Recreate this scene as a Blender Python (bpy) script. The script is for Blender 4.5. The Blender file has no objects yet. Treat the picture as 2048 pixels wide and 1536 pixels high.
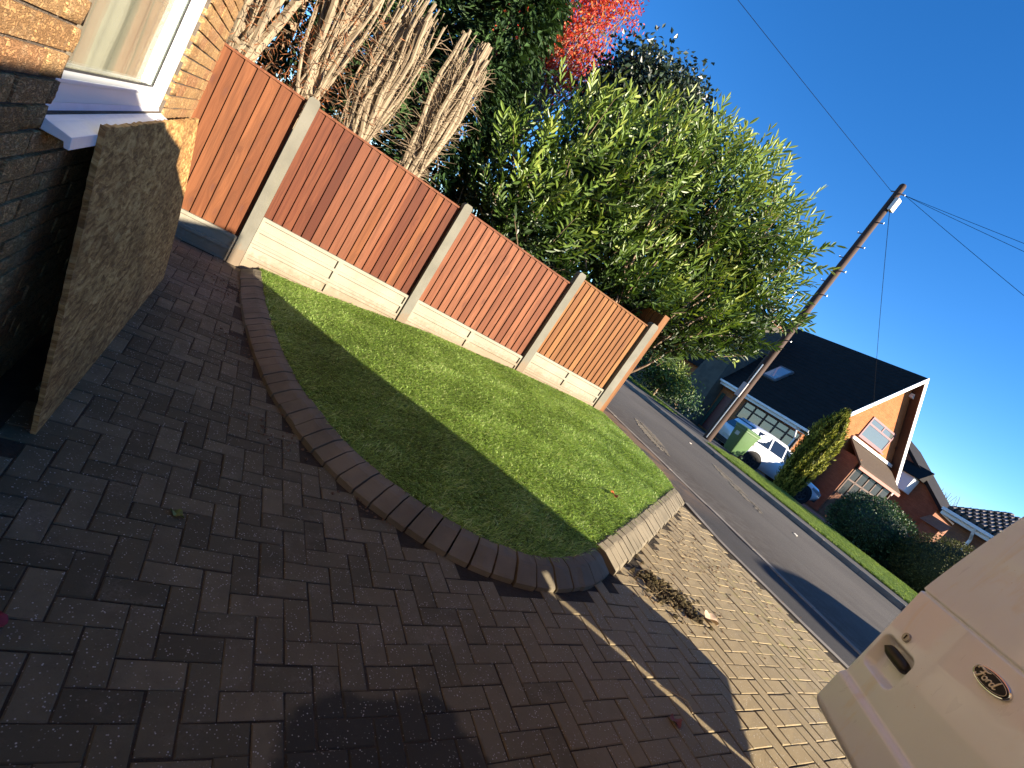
import bpy, math, random
import numpy as np
from mathutils import Vector, Matrix, Quaternion
random.seed(7); rng = np.random.default_rng(7)
R = math.radians
scene = bpy.context.scene
col = scene.collection

# ------------------------------------------------------------------ camera
CAMR = np.array([[0.75012891, -0.37539202, 0.54441477],
                 [0.37248131, -0.44039116, -0.81689247],
                 [0.54641037, 0.81555898, -0.19052362]])     # world -> (right, down, forward)
CAMP = np.array([0.0, 0.0, 1.6]); FPX = 1007.45
cam = bpy.data.cameras.new('camera'); camo = bpy.data.objects.new('camera', cam); col.objects.link(camo)
cam.sensor_fit = 'HORIZONTAL'; cam.sensor_width = 36; cam.lens = 36 * FPX / 2048
cam.clip_start = .05; cam.clip_end = 2000
m = Matrix.Identity(4)
for i in range(3):
    m[i][0] = CAMR[0, i]; m[i][1] = -CAMR[1, i]; m[i][2] = -CAMR[2, i]; m[i][3] = CAMP[i]
camo.matrix_world = m
scene.camera = camo

# ------------------------------------------------------------------ sky, sun, exposure
SUN_EL = R(18.5); SUN_AZ = math.atan2(.559, -.829)           # angle from +Y towards +X
world = bpy.data.worlds.new('World'); scene.world = world; world.use_nodes = True
wn = world.node_tree.nodes; wl = world.node_tree.links
sky = wn.new('ShaderNodeTexSky'); sky.sky_type = 'NISHITA'; sky.sun_disc = False
sky.sun_elevation = SUN_EL; sky.sun_rotation = SUN_AZ
sky.altitude = 50; sky.air_density = .8; sky.dust_density = 0.0; sky.ozone_density = 4.0
hsv = wn.new('ShaderNodeHueSaturation'); hsv.inputs['Saturation'].default_value = 1.22; hsv.inputs['Hue'].default_value = .505
wl.new(sky.outputs[0], hsv.inputs['Color']); wl.new(hsv.outputs[0], wn['Background'].inputs[0])
wn['Background'].inputs[1].default_value = .080
sl = bpy.data.lights.new('sun', 'SUN'); slo = bpy.data.objects.new('sun', sl); col.objects.link(slo)
sl.energy = 5.0; sl.angle = R(.5); sl.color = (1.0, .86, .68)
sdir = Vector((math.sin(SUN_AZ) * math.cos(SUN_EL), math.cos(SUN_AZ) * math.cos(SUN_EL), math.sin(SUN_EL)))
slo.rotation_euler = (-sdir).to_track_quat('-Z', 'Y').to_euler(); slo.location = (20, -30, 20)
vs = scene.view_settings; vs.view_transform = 'Standard'; vs.look = 'None'; vs.gamma = 1; vs.use_curve_mapping = False
vs.exposure = 1.85

# ------------------------------------------------------------------ object helpers
WLOC = {}
def setp(o, label=None, cat=None, group=None, kind=None):
    if label: o['label'] = label
    if cat: o['category'] = cat
    if group: o['group'] = group
    if kind: o['kind'] = kind
    return o
def thing(name, loc, label, cat, group=None):
    o = bpy.data.objects.new(name, None); col.objects.link(o); o.location = loc
    o.empty_display_size = .2; WLOC[o.name] = Vector(loc)
    return setp(o, label, cat, group)
def place(o, w, parent=None):
    w = Vector(w); WLOC[o.name] = w
    if parent is not None:
        o.parent = parent; o.location = w - WLOC[parent.name]
    else: o.location = w
def link(name, me, w, parent=None, mat=None):
    o = bpy.data.objects.new(name, me); col.objects.link(o); place(o, w, parent)
    if mat is not None and len(me.materials) == 0: me.materials.append(mat)
    return o
def npmesh(name, V, F, smooth=False, attr=None):
    V = np.asarray(V, dtype=np.float32).reshape(-1, 3); F = np.asarray(F, dtype=np.int32)
    me = bpy.data.meshes.new(name); me.vertices.add(len(V)); me.vertices.foreach_set('co', V.ravel())
    k = F.shape[1]; me.loops.add(F.size); me.loops.foreach_set('vertex_index', F.ravel())
    me.polygons.add(len(F)); me.polygons.foreach_set('loop_start', np.arange(0, F.size, k, dtype=np.int32))
    if attr is not None:
        a = me.attributes.new('rnd', 'FLOAT', 'POINT'); a.data.foreach_set('value', np.asarray(attr, dtype=np.float32))
    me.update(calc_edges=True)
    me.polygons.foreach_set('use_smooth', np.full(len(F), smooth, dtype=bool))
    return me
def npobj(name, V, F, mat, parent=None, smooth=False, attr=None):
    V = np.asarray(V, float).reshape(-1, 3); c = (V.min(0) + V.max(0)) / 2
    me = npmesh(name, V - c, F, smooth, attr); me.materials.append(mat)
    return link(name, me, c, parent)

class MB:
    """collects shapes in world coordinates; build() makes ONE mesh object"""
    def __init__(s, M=None): s.v = []; s.f = []; s.r = []; s.M = M; s.rv = 0.0
    def add(s, vs, fs):
        b = len(s.v)
        for p in vs:
            p = Vector(p)
            s.v.append(tuple(s.M @ p) if s.M is not None else tuple(p)); s.r.append(s.rv)
        s.f += [tuple(i + b for i in f) for f in fs]; return s
    def box(s, x0, x1, y0, y1, z0, z1, T=None):
        vs = [Vector((x, y, z)) for z in (z0, z1) for y in (y0, y1) for x in (x0, x1)]
        if T is not None: vs = [T @ p for p in vs]
        return s.add(vs, [(0, 2, 3, 1), (4, 5, 7, 6), (0, 1, 5, 4), (2, 6, 7, 3), (0, 4, 6, 2), (1, 3, 7, 5)])
    def bev(s, x0, x1, y0, y1, z0, z1, b, T=None):
        """box with the four upper edges chamfered"""
        vs = [(x0, y0, z0), (x1, y0, z0), (x1, y1, z0), (x0, y1, z0), (x0, y0, z1 - b), (x1, y0, z1 - b), (x1, y1, z1 - b), (x0, y1, z1 - b),
              (x0 + b, y0 + b, z1), (x1 - b, y0 + b, z1), (x1 - b, y1 - b, z1), (x0 + b, y1 - b, z1)]
        vs = [Vector(p) for p in vs]
        if T is not None: vs = [T @ p for p in vs]
        fs = [(3, 2, 1, 0), (8, 9, 10, 11)]
        for i in range(4):
            j = (i + 1) % 4; fs += [(i, j, j + 4, i + 4), (i + 4, j + 4, j + 8, i + 8)]
        return s.add(vs, fs)
    def prism(s, prof, d):
        """prof: closed polygon of 3d points, extruded by vector d"""
        n = len(prof); d = Vector(d); a = [Vector(p) for p in prof]
        return s.add(a + [p + d for p in a], [tuple(range(n - 1, -1, -1)), tuple(range(n, 2 * n))] + [(i, (i + 1) % n, n + (i + 1) % n, n + i) for i in range(n)])
    def tube(s, pts, rad, k=8, caps=True):
        pts = [Vector(p) for p in pts]
        if not hasattr(rad, '__len__'): rad = [rad] * len(pts)
        vs = []; fs = []; n = len(pts); ref = None
        for i, p in enumerate(pts):
            t = (pts[min(i + 1, n - 1)] - pts[max(i - 1, 0)])
            t = t.normalized() if t.length > 1e-9 else Vector((0, 0, 1))
            if ref is None: ref = Vector((0, 0, 1)) if abs(t.z) < .9 else Vector((1, 0, 0))
            a = t.cross(ref).normalized(); b = t.cross(a).normalized(); ref = b.cross(t) * -1 if False else ref
            for j in range(k):
                g = 2 * math.pi * j / k; vs.append(p + (a * math.cos(g) + b * math.sin(g)) * rad[i])
        for i in range(n - 1):
            for j in range(k):
                fs.append((i * k + j, i * k + (j + 1) % k, (i + 1) * k + (j + 1) % k, (i + 1) * k + j))
        if caps: fs += [tuple(range(k - 1, -1, -1)), tuple((n - 1) * k + j for j in range(k))]
        return s.add(vs, fs)
    def loft(s, rings, closed=True, caps=True):
        k = len(rings[0]); vs = [p for r_ in rings for p in r_]; fs = []
        for i in range(len(rings) - 1):
            for j in range(k if closed else k - 1):
                fs.append((i * k + j, i * k + (j + 1) % k, (i + 1) * k + (j + 1) % k, (i + 1) * k + j))
        if caps: fs += [tuple(range(k - 1, -1, -1)), tuple((len(rings) - 1) * k + j for j in range(k))]
        return s.add(vs, fs)
    def grid(s, fn, nu, nv):
        vs = [fn(i / nu, j / nv) for j in range(nv + 1) for i in range(nu + 1)]
        return s.add(vs, [(j * (nu + 1) + i, j * (nu + 1) + i + 1, (j + 1) * (nu + 1) + i + 1, (j + 1) * (nu + 1) + i) for j in range(nv) for i in range(nu)])
    def build(s, name, mat, parent=None, smooth=False, bevel=0, rnd=False):
        V = np.array(s.v, float); c = (V.min(0) + V.max(0)) / 2
        me = bpy.data.meshes.new(name); me.from_pydata([tuple(p) for p in V - c], [], s.f); me.materials.append(mat)
        if rnd:
            a = me.attributes.new('rnd', 'FLOAT', 'POINT'); a.data.foreach_set('value', np.array(s.r, dtype=np.float32))
        if smooth:
            me.polygons.foreach_set('use_smooth', np.ones(len(me.polygons), dtype=bool))
            me.set_sharp_from_angle(angle=R(40))
        o = link(name, me, c, parent)
        if bevel:
            b = o.modifiers.new('bevel', 'BEVEL'); b.width = bevel; b.segments = 2; b.limit_method = 'ANGLE'; b.angle_limit = R(40)
        return o
def frame(o, ex, ey, ez=(0, 0, 1)):
    M = Matrix.Identity(4)
    for i in range(3): M[i][0] = ex[i]; M[i][1] = ey[i]; M[i][2] = ez[i]; M[i][3] = o[i]
    return M
def project(P):
    d = (np.asarray(P, float) - CAMP) @ CAMR.T
    return d[..., 0] / d[..., 2] * FPX + 1024, d[..., 1] / d[..., 2] * FPX + 768, d[..., 2]
def visible_size(P, margin=60):
    u, v, z = project(P); ok = (z > .1) & (u > -margin) & (u < 2048 + margin) & (v > -margin) & (v < 1536 + margin)
    return np.where(ok, 1 / np.maximum(z, .05), 0)

# ------------------------------------------------------------------ material helpers
class NT:
    def __init__(s, name):
        s.m = bpy.data.materials.new(name); s.m.use_nodes = True; s.t = s.m.node_tree
        s.b = s.t.nodes['Principled BSDF']; s.out = s.t.nodes['Material Output']
    def n(s, t, **kw):
        x = s.t.nodes.new(t)
        for k, v in kw.items(): setattr(x, k, v)
        return x
    def l(s, a, b): s.t.links.new(a, b)
    def put(s, sock, v):
        if hasattr(v, 'is_output') or isinstance(v, bpy.types.NodeSocket): s.l(v, sock)
        elif isinstance(v, (tuple, list)) and len(v) == 3 and sock.type == 'RGBA': sock.default_value = (*v, 1)
        else: sock.default_value = v
    def pos(s): return s.n('ShaderNodeNewGeometry').outputs['Position']
    def obj(s): return s.n('ShaderNodeTexCoord').outputs['Object']
    def rand(s): return s.n('ShaderNodeObjectInfo').outputs['Random']
    def attr(s, a='rnd'): return s.n('ShaderNodeAttribute', attribute_name=a).outputs['Fac']
    def math(s, op, a, b=0.0, c=None, clamp=False):
        x = s.n('ShaderNodeMath', operation=op, use_clamp=clamp); s.put(x.inputs[0], a); s.put(x.inputs[1], b)
        if c is not None: s.put(x.inputs[2], c)
        return x.outputs[0]
    def vmath(s, op, a, b):
        x = s.n('ShaderNodeVectorMath', operation=op); s.put(x.inputs[0], a); s.put(x.inputs[1], b); return x.outputs[0]
    def map(s, v, scale=(1, 1, 1), loc=(0, 0, 0), rot=(0, 0, 0)):
        x = s.n('ShaderNodeMapping'); s.l(v, x.inputs[0]); x.inputs['Scale'].default_value = scale; x.inputs['Location'].default_value = loc; x.inputs['Rotation'].default_value = rot
        return x.outputs[0]
    def noise(s, v, scale, detail=4, rough=.55, dist=0):
        x = s.n('ShaderNodeTexNoise'); s.l(v, x.inputs['Vector']); x.inputs['Scale'].default_value = scale; x.inputs['Detail'].default_value = detail
        x.inputs['Roughness'].default_value = rough; x.inputs['Distortion'].default_value = dist; return x.outputs['Fac']
    def voro(s, v, scale, feature='F1', rnd=1.0, out='Distance'):
        x = s.n('ShaderNodeTexVoronoi', feature=feature); s.l(v, x.inputs['Vector']); x.inputs['Scale'].default_value = scale; x.inputs['Randomness'].default_value = rnd
        return x.outputs[out]
    def wave(s, v, scale, dist=2, detail=2, dscale=1.0):
        x = s.n('ShaderNodeTexWave'); s.l(v, x.inputs['Vector']); x.inputs['Scale'].default_value = scale; x.inputs['Distortion'].default_value = dist
        x.inputs['Detail'].default_value = detail; x.inputs['Detail Scale'].default_value = dscale; return x.outputs['Fac']
    def ramp(s, f, stops, interp='LINEAR'):
        x = s.n('ShaderNodeValToRGB'); s.put(x.inputs[0], f); e = x.color_ramp.elements; x.color_ramp.interpolation = interp
        while len(e) < len(stops): e.new(.5)
        for k, (p, c) in enumerate(stops):
            e[k].position = p; e[k].color = (*c, 1) if isinstance(c, (tuple, list)) else (c, c, c, 1)
        return x.outputs[0]
    def smooth(s, v, a, b):
        x = s.n('ShaderNodeMapRange', interpolation_type='SMOOTHSTEP'); s.put(x.inputs[0], v); x.inputs[1].default_value = a; x.inputs[2].default_value = b
        return x.outputs[0]
    def mix(s, f, a, b, blend='MIX'):
        x = s.n('ShaderNodeMix', data_type='RGBA', blend_type=blend, clamp_factor=True); s.put(x.inputs[0], f); s.put(x.inputs[6], a); s.put(x.inputs[7], b); return x.outputs[2]
    def sep(s, v):
        x = s.n('ShaderNodeSeparateXYZ'); s.l(v, x.inputs[0]); return x.outputs
    def bump(s, h, strength=.5, dist=.01, nrm=None):
        x = s.n('ShaderNodeBump'); s.l(h, x.inputs['Height']); x.inputs['Strength'].default_value = strength; x.inputs['Distance'].default_value = dist
        if nrm is not None: s.l(nrm, x.inputs['Normal'])
        return x.outputs[0]
    def done(s, colr, rough=.8, nrm=None, spec=.4, metal=0, coat=0):
        s.put(s.b.inputs['Base Color'], colr); s.put(s.b.inputs['Roughness'], rough); s.b.inputs['Specular IOR Level'].default_value = spec
        s.b.inputs['Metallic'].default_value = metal; s.b.inputs['Coat Weight'].default_value = coat
        if nrm is not None: s.l(nrm, s.b.inputs['Normal'])
        return s.m
MATS = {}
def plain(name, c, rough=.6, var=.15, scale=6, spec=.4, metal=0, coat=0, bump=0, bscale=60):
    """painted / moulded surface with faint mottling and grime"""
    t = NT(name); p = t.obj(); f = t.noise(p, scale, 5)
    cc = t.mix(t.math('MULTIPLY', f, 1.0), tuple(x * (1 - var) for x in c), tuple(min(1, x * (1 + var)) for x in c))
    rr = t.math('ADD', rough - .08, t.math('MULTIPLY', t.noise(p, scale * 3, 3), .16))
    nb = t.bump(t.noise(p, bscale, 3), bump, .004) if bump else None
    return t.done(cc, rr, nb, spec, metal, coat)

def mat_paving(joined):
    t = NT('paving_block_joined' if joined else 'paving_block'); P = t.pos(); x, y, z = t.sep(P)[0:3]
    rnd = t.attr() if joined else t.rand()
    c = t.ramp(rnd, [(0, (.070, .062, .036)), (.35, (.102, .090, .052)), (.7, (.130, .112, .066)), (1, (.168, .143, .085))])
    big = t.noise(P, 1.6, 4); mid = t.noise(P, 9, 5); fine = t.noise(P, 90, 4, .7)
    c = t.mix(t.math('MULTIPLY', t.smooth(mid, .35, .75), .5), c, (.07, .064, .040))
    red = t.math('MULTIPLY', t.smooth(t.math('ADD', x, t.math('MULTIPLY', t.math('SUBTRACT', big, .5), 1.6)), .1, 1.1), t.smooth(t.math('ADD', mid, t.math('MULTIPLY', rnd, .25)), .36, .72))
    c = t.mix(t.math('MULTIPLY', red, .6), c, (.130, .104, .060))
    sunlit_sand = t.smooth(t.math('ADD', x, t.math('MULTIPLY', t.math('SUBTRACT', big, .5), 1.2)), 1.0, 3.0)  # sandy film, also painted brighter towards the sunlit end of the drive
    c = t.mix(t.math('MULTIPLY', sunlit_sand, .85), c, t.mix(mid, (.245, .187, .103), (.345, .27, .152)))
    pathd = t.math('MULTIPLY', t.smooth(y, 4.2, 5.6), t.smooth(big, .35, .6)); c = t.mix(t.math('MULTIPLY', pathd, .65), c, (.18, .125, .080))
    moss = t.math('MULTIPLY', t.math('MULTIPLY', t.smooth(x, 3.6, 4.8), t.smooth(y, 3.0, 1.8)), t.smooth(t.noise(P, 14, 4), .5, .7)); c = t.mix(t.math('MULTIPLY', moss, .6), c, (.23, .21, .05))
    dust = t.math('MULTIPLY', t.smooth(t.noise(P, 3.7, 6, .65), .50, .72), t.smooth(fine, .35, .6)); c = t.mix(t.math('MULTIPLY', dust, .5), c, (.235, .20, .14))
    # dark oily stain with an edge of its own
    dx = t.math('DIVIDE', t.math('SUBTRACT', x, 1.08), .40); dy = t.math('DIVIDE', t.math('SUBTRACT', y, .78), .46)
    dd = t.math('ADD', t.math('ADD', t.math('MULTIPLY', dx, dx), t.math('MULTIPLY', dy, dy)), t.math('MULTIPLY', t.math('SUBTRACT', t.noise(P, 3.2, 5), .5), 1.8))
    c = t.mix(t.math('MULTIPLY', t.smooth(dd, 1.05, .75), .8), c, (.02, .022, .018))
    sp = t.math('MULTIPLY', t.smooth(t.voro(P, 88), .27, .15), t.smooth(t.noise(P, 30, 2), .44, .60))
    c = t.mix(t.math('MULTIPLY', sp, .7), c, (.58, .55, .48))
    c = t.mix(t.smooth(fine, .55, .85), c, t.mix(.5, c, (.02, .018, .016)))
    h = t.math('ADD', t.math('MULTIPLY', fine, .6), t.math('ADD', t.math('MULTIPLY', mid, .4), t.math('MULTIPLY', sp, .5)))
    return t.done(c, t.math('SUBTRACT', .92, t.math('MULTIPLY', sp, .3)), t.bump(h, .8, .004), .3)
def mat_wood(name, a, b, knot=(.10, .035, .02), dark=.5):
    t = NT(name); o = t.obj(); r = t.rand(); off = t.n('ShaderNodeCombineXYZ'); 
    t.l(t.math('MULTIPLY', r, 37.0), off.inputs[0]); t.l(t.math('MULTIPLY', r, 53.0), off.inputs[2]); t.l(t.math('MULTIPLY', r, 11.0), off.inputs[1])
    v = t.vmath('ADD', o, off.outputs[0])
    kv = t.map(v, (9, 1, 3.2)); kd = t.voro(kv, 1.0)
    warp = t.math('MULTIPLY', t.smooth(kd, .5, .05), .35)
    gv = t.n('ShaderNodeCombineXYZ'); sx = t.sep(v); t.l(t.math('ADD', sx[0], t.math('MULTIPLY', warp, .12)), gv.inputs[0]); t.l(sx[1], gv.inputs[1]); t.l(sx[2], gv.inputs[2])
    g = t.noise(t.map(gv.outputs[0], (60, 60, 2.2)), 1.0, 6, .6, .6); g2 = t.noise(t.map(v, (14, 14, .9)), 1.0, 3)
    c = t.mix(t.smooth(g, .3, .7), a, b)
    c = t.mix(t.math('MULTIPLY', r, dark), c, tuple(x * f for x, f in zip(a, (.62, .5, .45))))
    c = t.mix(t.math('MULTIPLY', t.smooth(g2, .45, .75), .55), c, tuple(x * .5 for x in a)); c = t.mix(t.math('MULTIPLY', t.smooth(g2, .42, .25), .4), c, tuple(min(1, x * 1.35) for x in b))
    kn = t.math('MULTIPLY', t.smooth(kd, .20, .06), t.smooth(t.noise(v, 3.0, 2), .40, .55)); c = t.mix(t.math('MULTIPLY', kn, .85), c, knot); c = t.mix(t.math('MULTIPLY', t.smooth(kd, .45, .15), .25), c, tuple(x * .5 for x in a))
    return t.done(c, .72, t.bump(t.math('ADD', g, t.math('MULTIPLY', kn, -.5)), .35, .004), .25)
def mat_concrete(name, a, b, pit=.5, stain=0, splash=None):
    t = NT(name); P = t.pos(); n1 = t.noise(P, 3, 5); n2 = t.noise(P, 120, 3, .7); n3 = t.noise(P, 22, 4)
    c = t.mix(t.smooth(n1, .3, .7), a, b)
    pits = t.math('MULTIPLY', t.smooth(t.voro(P, 130), .22, .08), t.smooth(n3, .42, .62)); c = t.mix(t.math('MULTIPLY', pits, pit), c, tuple(x * .35 for x in a))
    if stain: c = t.mix(t.math('MULTIPLY', t.smooth(n3, .55, .8), stain), c, (.33, .19, .09))
    if splash:
        zz = t.math('SUBTRACT', t.sep(P)[2], t.math('MULTIPLY', t.math('MINIMUM', t.sep(P)[0], 4.0), .1)); f = t.smooth(t.math('ADD', zz, t.math('MULTIPLY', t.math('SUBTRACT', n3, .5), .35)), splash, splash - .14)
        c = t.mix(t.math('MULTIPLY', f, .5), c, (.20, .125, .07)); st = t.noise(t.map(P, (14, 14, 1.2)), 1.0, 4); c = t.mix(t.math('MULTIPLY', t.smooth(st, .55, .75), .18), c, (.17, .16, .10))
    return t.done(c, .9, t.bump(t.math('SUBTRACT', t.math('MULTIPLY', n2, .5), pits), .5, .003), .2)
def mat_leaf(name, ramp, rough=.45, trans=.3, spec=.5, tcol=None):
    t = NT(name); f = t.attr(); c = t.ramp(f, ramp)
    m = t.done(c, rough, None, spec)
    tr = t.n('ShaderNodeBsdfTranslucent'); t.put(tr.inputs[0], t.mix(1.0, c, tcol or (1.0, .95, .45), 'MULTIPLY'))
    mx = t.n('ShaderNodeMixShader'); mx.inputs[0].default_value = trans; t.l(t.b.outputs[0], mx.inputs[1]); t.l(tr.outputs[0], mx.inputs[2]); t.l(mx.outputs[0], t.out.inputs[0])
    return m
def mat_brick(name, stops, joined=False, bump=1.0):
    t = NT(name); P = t.pos(); r = t.attr() if joined else t.rand()
    c = t.ramp(r, stops); n1 = t.noise(P, 30, 4); n2 = t.noise(t.map(P, (1, 1, 2.2)), 55, 5, .65, 1.2); n3 = t.noise(P, 300, 2)
    cre = t.smooth(n2, .56, .44)
    c = t.mix(t.math('MULTIPLY', t.smooth(n1, .45, .7), .35), c, (.60, .43, .25)); c = t.mix(t.math('MULTIPLY', t.math('SUBTRACT', 1, cre), .5), c, (.10, .055, .03))
    return t.done(c, .9, t.bump(t.math('ADD', t.math('MULTIPLY', cre, .8), t.math('MULTIPLY', n3, .25)), bump, .006), .2)
def mat_osb():
    t = NT('oriented_strand_board'); o = t.obj(); wob = t.n('ShaderNodeTexNoise'); wob.inputs['Scale'].default_value = 9; t.l(o, wob.inputs['Vector'])
    sc = t.n('ShaderNodeVectorMath', operation='SCALE'); t.l(wob.outputs['Color'], sc.inputs[0]); sc.inputs['Scale'].default_value = .06; w = t.vmath('ADD', o, sc.outputs[0])
    acc = None
    for k, (rot, sy, sz) in enumerate(((.35, 15, 62), (-.5, 18, 52), (1.25, 20, 50), (-1.1, 15, 64), (.9, 10, 40))):
        v = t.n('ShaderNodeTexVoronoi'); t.l(t.map(w, (4, sy, sz), (k * 3.3, k * 1.7, k), (rot, 0, 0)), v.inputs['Vector']); v.inputs['Scale'].default_value = 1.0
        g = t.sep(v.outputs['Color'])[0]; acc = g if acc is None else t.math('ADD', acc, g)
    f = t.math('DIVIDE', acc, 5.0); big = t.noise(o, 2.6, 5); fib = t.noise(t.map(w, (1, 14, 80), rot=(.25, 0, 0)), 1.0, 4, .7, 1.0); fine = t.noise(o, 70, 4, .7)
    c = t.ramp(f, [(.25, (.20, .098, .034)), (.45, (.38, .205, .070)), (.55, (.50, .285, .100)), (.75, (.68, .43, .17))])
    c = t.mix(t.math('MULTIPLY', t.smooth(fib, .52, .72), .45), c, (.60, .43, .22)); c = t.mix(t.math('MULTIPLY', t.smooth(fib, .46, .30), .5), c, (.06, .034, .016))
    c = t.mix(t.math('MULTIPLY', t.smooth(big, .42, .68), .45), c, (.15, .080, .032)); c = t.mix(t.math('MULTIPLY', t.smooth(fine, .5, .7), .3), c, (.08, .042, .018))
    return t.done(c, .85, t.bump(t.math('ADD', f, t.math('ADD', t.math('MULTIPLY', fib, .5), t.math('MULTIPLY', fine, .4))), 1.0, .006), .2)
def mat_asphalt(name, a, b, mud=0.0, dirty=False):
    t = NT(name); P = t.pos(); n1 = t.noise(P, .35, 4); n2 = t.noise(P, 110, 3, .7); n3 = t.noise(t.map(P, (2.5, .35, 1)), 1.0, 4)
    c = t.mix(t.smooth(n1, .3, .7), a, b); c = t.mix(t.math('MULTIPLY', t.smooth(n2, .5, .75), .5), c, tuple(x * 1.8 for x in b))
    c = t.mix(t.math('MULTIPLY', t.smooth(n3, .5, .75), .4), c, tuple(x * .6 for x in a))
    if dirty:
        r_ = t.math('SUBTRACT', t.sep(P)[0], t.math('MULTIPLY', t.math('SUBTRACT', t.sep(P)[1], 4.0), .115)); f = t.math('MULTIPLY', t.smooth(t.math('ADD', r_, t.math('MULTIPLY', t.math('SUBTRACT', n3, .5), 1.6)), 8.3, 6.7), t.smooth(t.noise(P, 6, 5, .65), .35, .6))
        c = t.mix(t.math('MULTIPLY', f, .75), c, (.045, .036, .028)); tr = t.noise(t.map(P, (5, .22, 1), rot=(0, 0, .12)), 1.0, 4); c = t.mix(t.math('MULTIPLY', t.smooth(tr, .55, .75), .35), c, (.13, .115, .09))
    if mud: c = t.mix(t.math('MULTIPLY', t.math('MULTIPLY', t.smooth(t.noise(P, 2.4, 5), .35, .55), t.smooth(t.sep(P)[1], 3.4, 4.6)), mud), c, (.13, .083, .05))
    return t.done(c, .9, t.bump(n2, .6, .004), .3)
def mat_soil(name, a, b):
    t = NT(name); P = t.pos(); n1 = t.noise(P, 5, 5); n2 = t.noise(P, 60, 4, .7)
    c = t.mix(t.smooth(n1, .3, .7), a, b); c = t.mix(t.smooth(n2, .55, .8), c, tuple(x * .4 for x in a))
    return t.done(c, .95, t.bump(t.math('ADD', n1, n2), .9, .015), .15)
def mat_bricktex(name, c1, c2, mortar, sx=1.0):
    """brickwork too far away to pick single bricks apart"""
    t = NT(name); o = t.obj(); s = t.sep(o); u = t.math('ADD', s[0], s[1]); cv = t.n('ShaderNodeCombineXYZ'); t.l(u, cv.inputs[0]); t.l(s[2], cv.inputs[1])
    b = t.n('ShaderNodeTexBrick'); t.l(cv.outputs[0], b.inputs['Vector']); b.inputs['Scale'].default_value = 1.0; b.inputs['Brick Width'].default_value = .225; b.inputs['Row Height'].default_value = .075
    b.inputs['Mortar Size'].default_value = .008; b.inputs['Color1'].default_value = (*c1, 1); b.inputs['Color2'].default_value = (*c2, 1); b.inputs['Mortar'].default_value = (*mortar, 1)
    n = t.noise(o, 3, 4); c = t.mix(t.math('MULTIPLY', t.smooth(n, .4, .7), .3), b.outputs[0], tuple(x * .6 for x in c1))
    return t.done(c, .9, t.bump(t.math('SUBTRACT', 1, b.outputs['Fac']), .6, .01), .2)
def mat_glass(name, tint=(.02, .025, .03), rough=.03, see=0.0):
    t = NT(name); n = t.noise(t.obj(), 2.5, 2)
    return t.done(tint, rough, t.bump(n, .05, .02), .9, 0, 0)

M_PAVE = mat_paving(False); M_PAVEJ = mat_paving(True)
M_WOOD = mat_wood('fence_timber', (0.1275, 0.0415, 0.0131), (0.1875, 0.0678, 0.0237), dark=0.70)
M_WOODR = mat_wood('fence_timber_red', (0.0920, 0.0233, 0.0086), (0.1560, 0.0495, 0.0184), dark=0.95)
M_WOODP = mat_wood('fence_timber_pink', (0.1443, 0.0491, 0.0215), (0.2067, 0.0804, 0.0382), dark=0.75)
M_WOODY = mat_wood('fence_timber_yellow', (0.1720, 0.0721, 0.0232), (0.2320, 0.1117, 0.0380), dark=0.65)
M_POST = mat_concrete('concrete_post', (.135, .130, .105), (.175, .168, .137), .65, .08, .24)
M_GRAVEL = mat_concrete('concrete_gravel_board', (0.2448, 0.2268, 0.1764), (0.288, 0.2664, 0.2124), .25, .15, .20)
M_KERB = mat_concrete('concrete_lawn_kerb', (.130, .112, .078), (.198, .168, .116), .85, .10)
M_ROADKERB = mat_concrete('concrete_road_kerb', (.15, .135, .115), (.22, .20, .17), .5, 0)
M_BRICK = mat_brick('rustic_brick', [(0, (.42, .235, .098)), (.4, (.50, .295, .125)), (.75, (.56, .345, .155)), (1, (.44, .215, .098))])
M_BRICKJ = mat_brick('rustic_brick_joined', [(0, (.42, .235, .098)), (.4, (.50, .295, .125)), (.75, (.56, .345, .155)), (1, (.44, .215, .098))], True)
M_MORTAR = mat_soil('brick_mortar', (.10, .082, .066), (.14, .115, .09))
M_OSB = mat_osb()
M_UPVC = plain('white_upvc', (.78, .79, .80), .35, .03, 4, .5)
M_RUBBER = plain('black_rubber', (.012, .012, .013), .6)
M_ROAD = mat_asphalt('road_asphalt', (0.0651, 0.05828, 0.0496), (0.093, 0.0837, 0.0713), 0, True)
M_FOOT = mat_asphalt('footway_asphalt_shaded', (.026, .025, .025), (.045, .042, .04), .95)  # bare asphalt darkened so its colour carries the shadow on this strip
M_FOOT2 = mat_asphalt('far_footway_asphalt', (0.07, 0.0665, 0.0595), (0.098, 0.091, 0.0805))
M_DRIVE2 = mat_asphalt('far_drive_tarmac', (.05, .05, .05), (.08, .078, .074))
M_SAND = mat_soil('joint_sand', (.035, .029, .021), (.065, .052, .036))
M_SOIL = mat_soil('brown_soil', (.13, .078, .046), (.20, .13, .08))
M_TERR = mat_soil('garden_ground', (.05, .055, .025), (.07, .06, .03))
M_METALD = plain('galvanised_steel', (.35, .36, .37), .4, .15, 8, .5, .8)
M_BARK = mat_wood('grey_bark', (.20, .145, .095), (.30, .23, .15), dark=.4)

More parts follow.
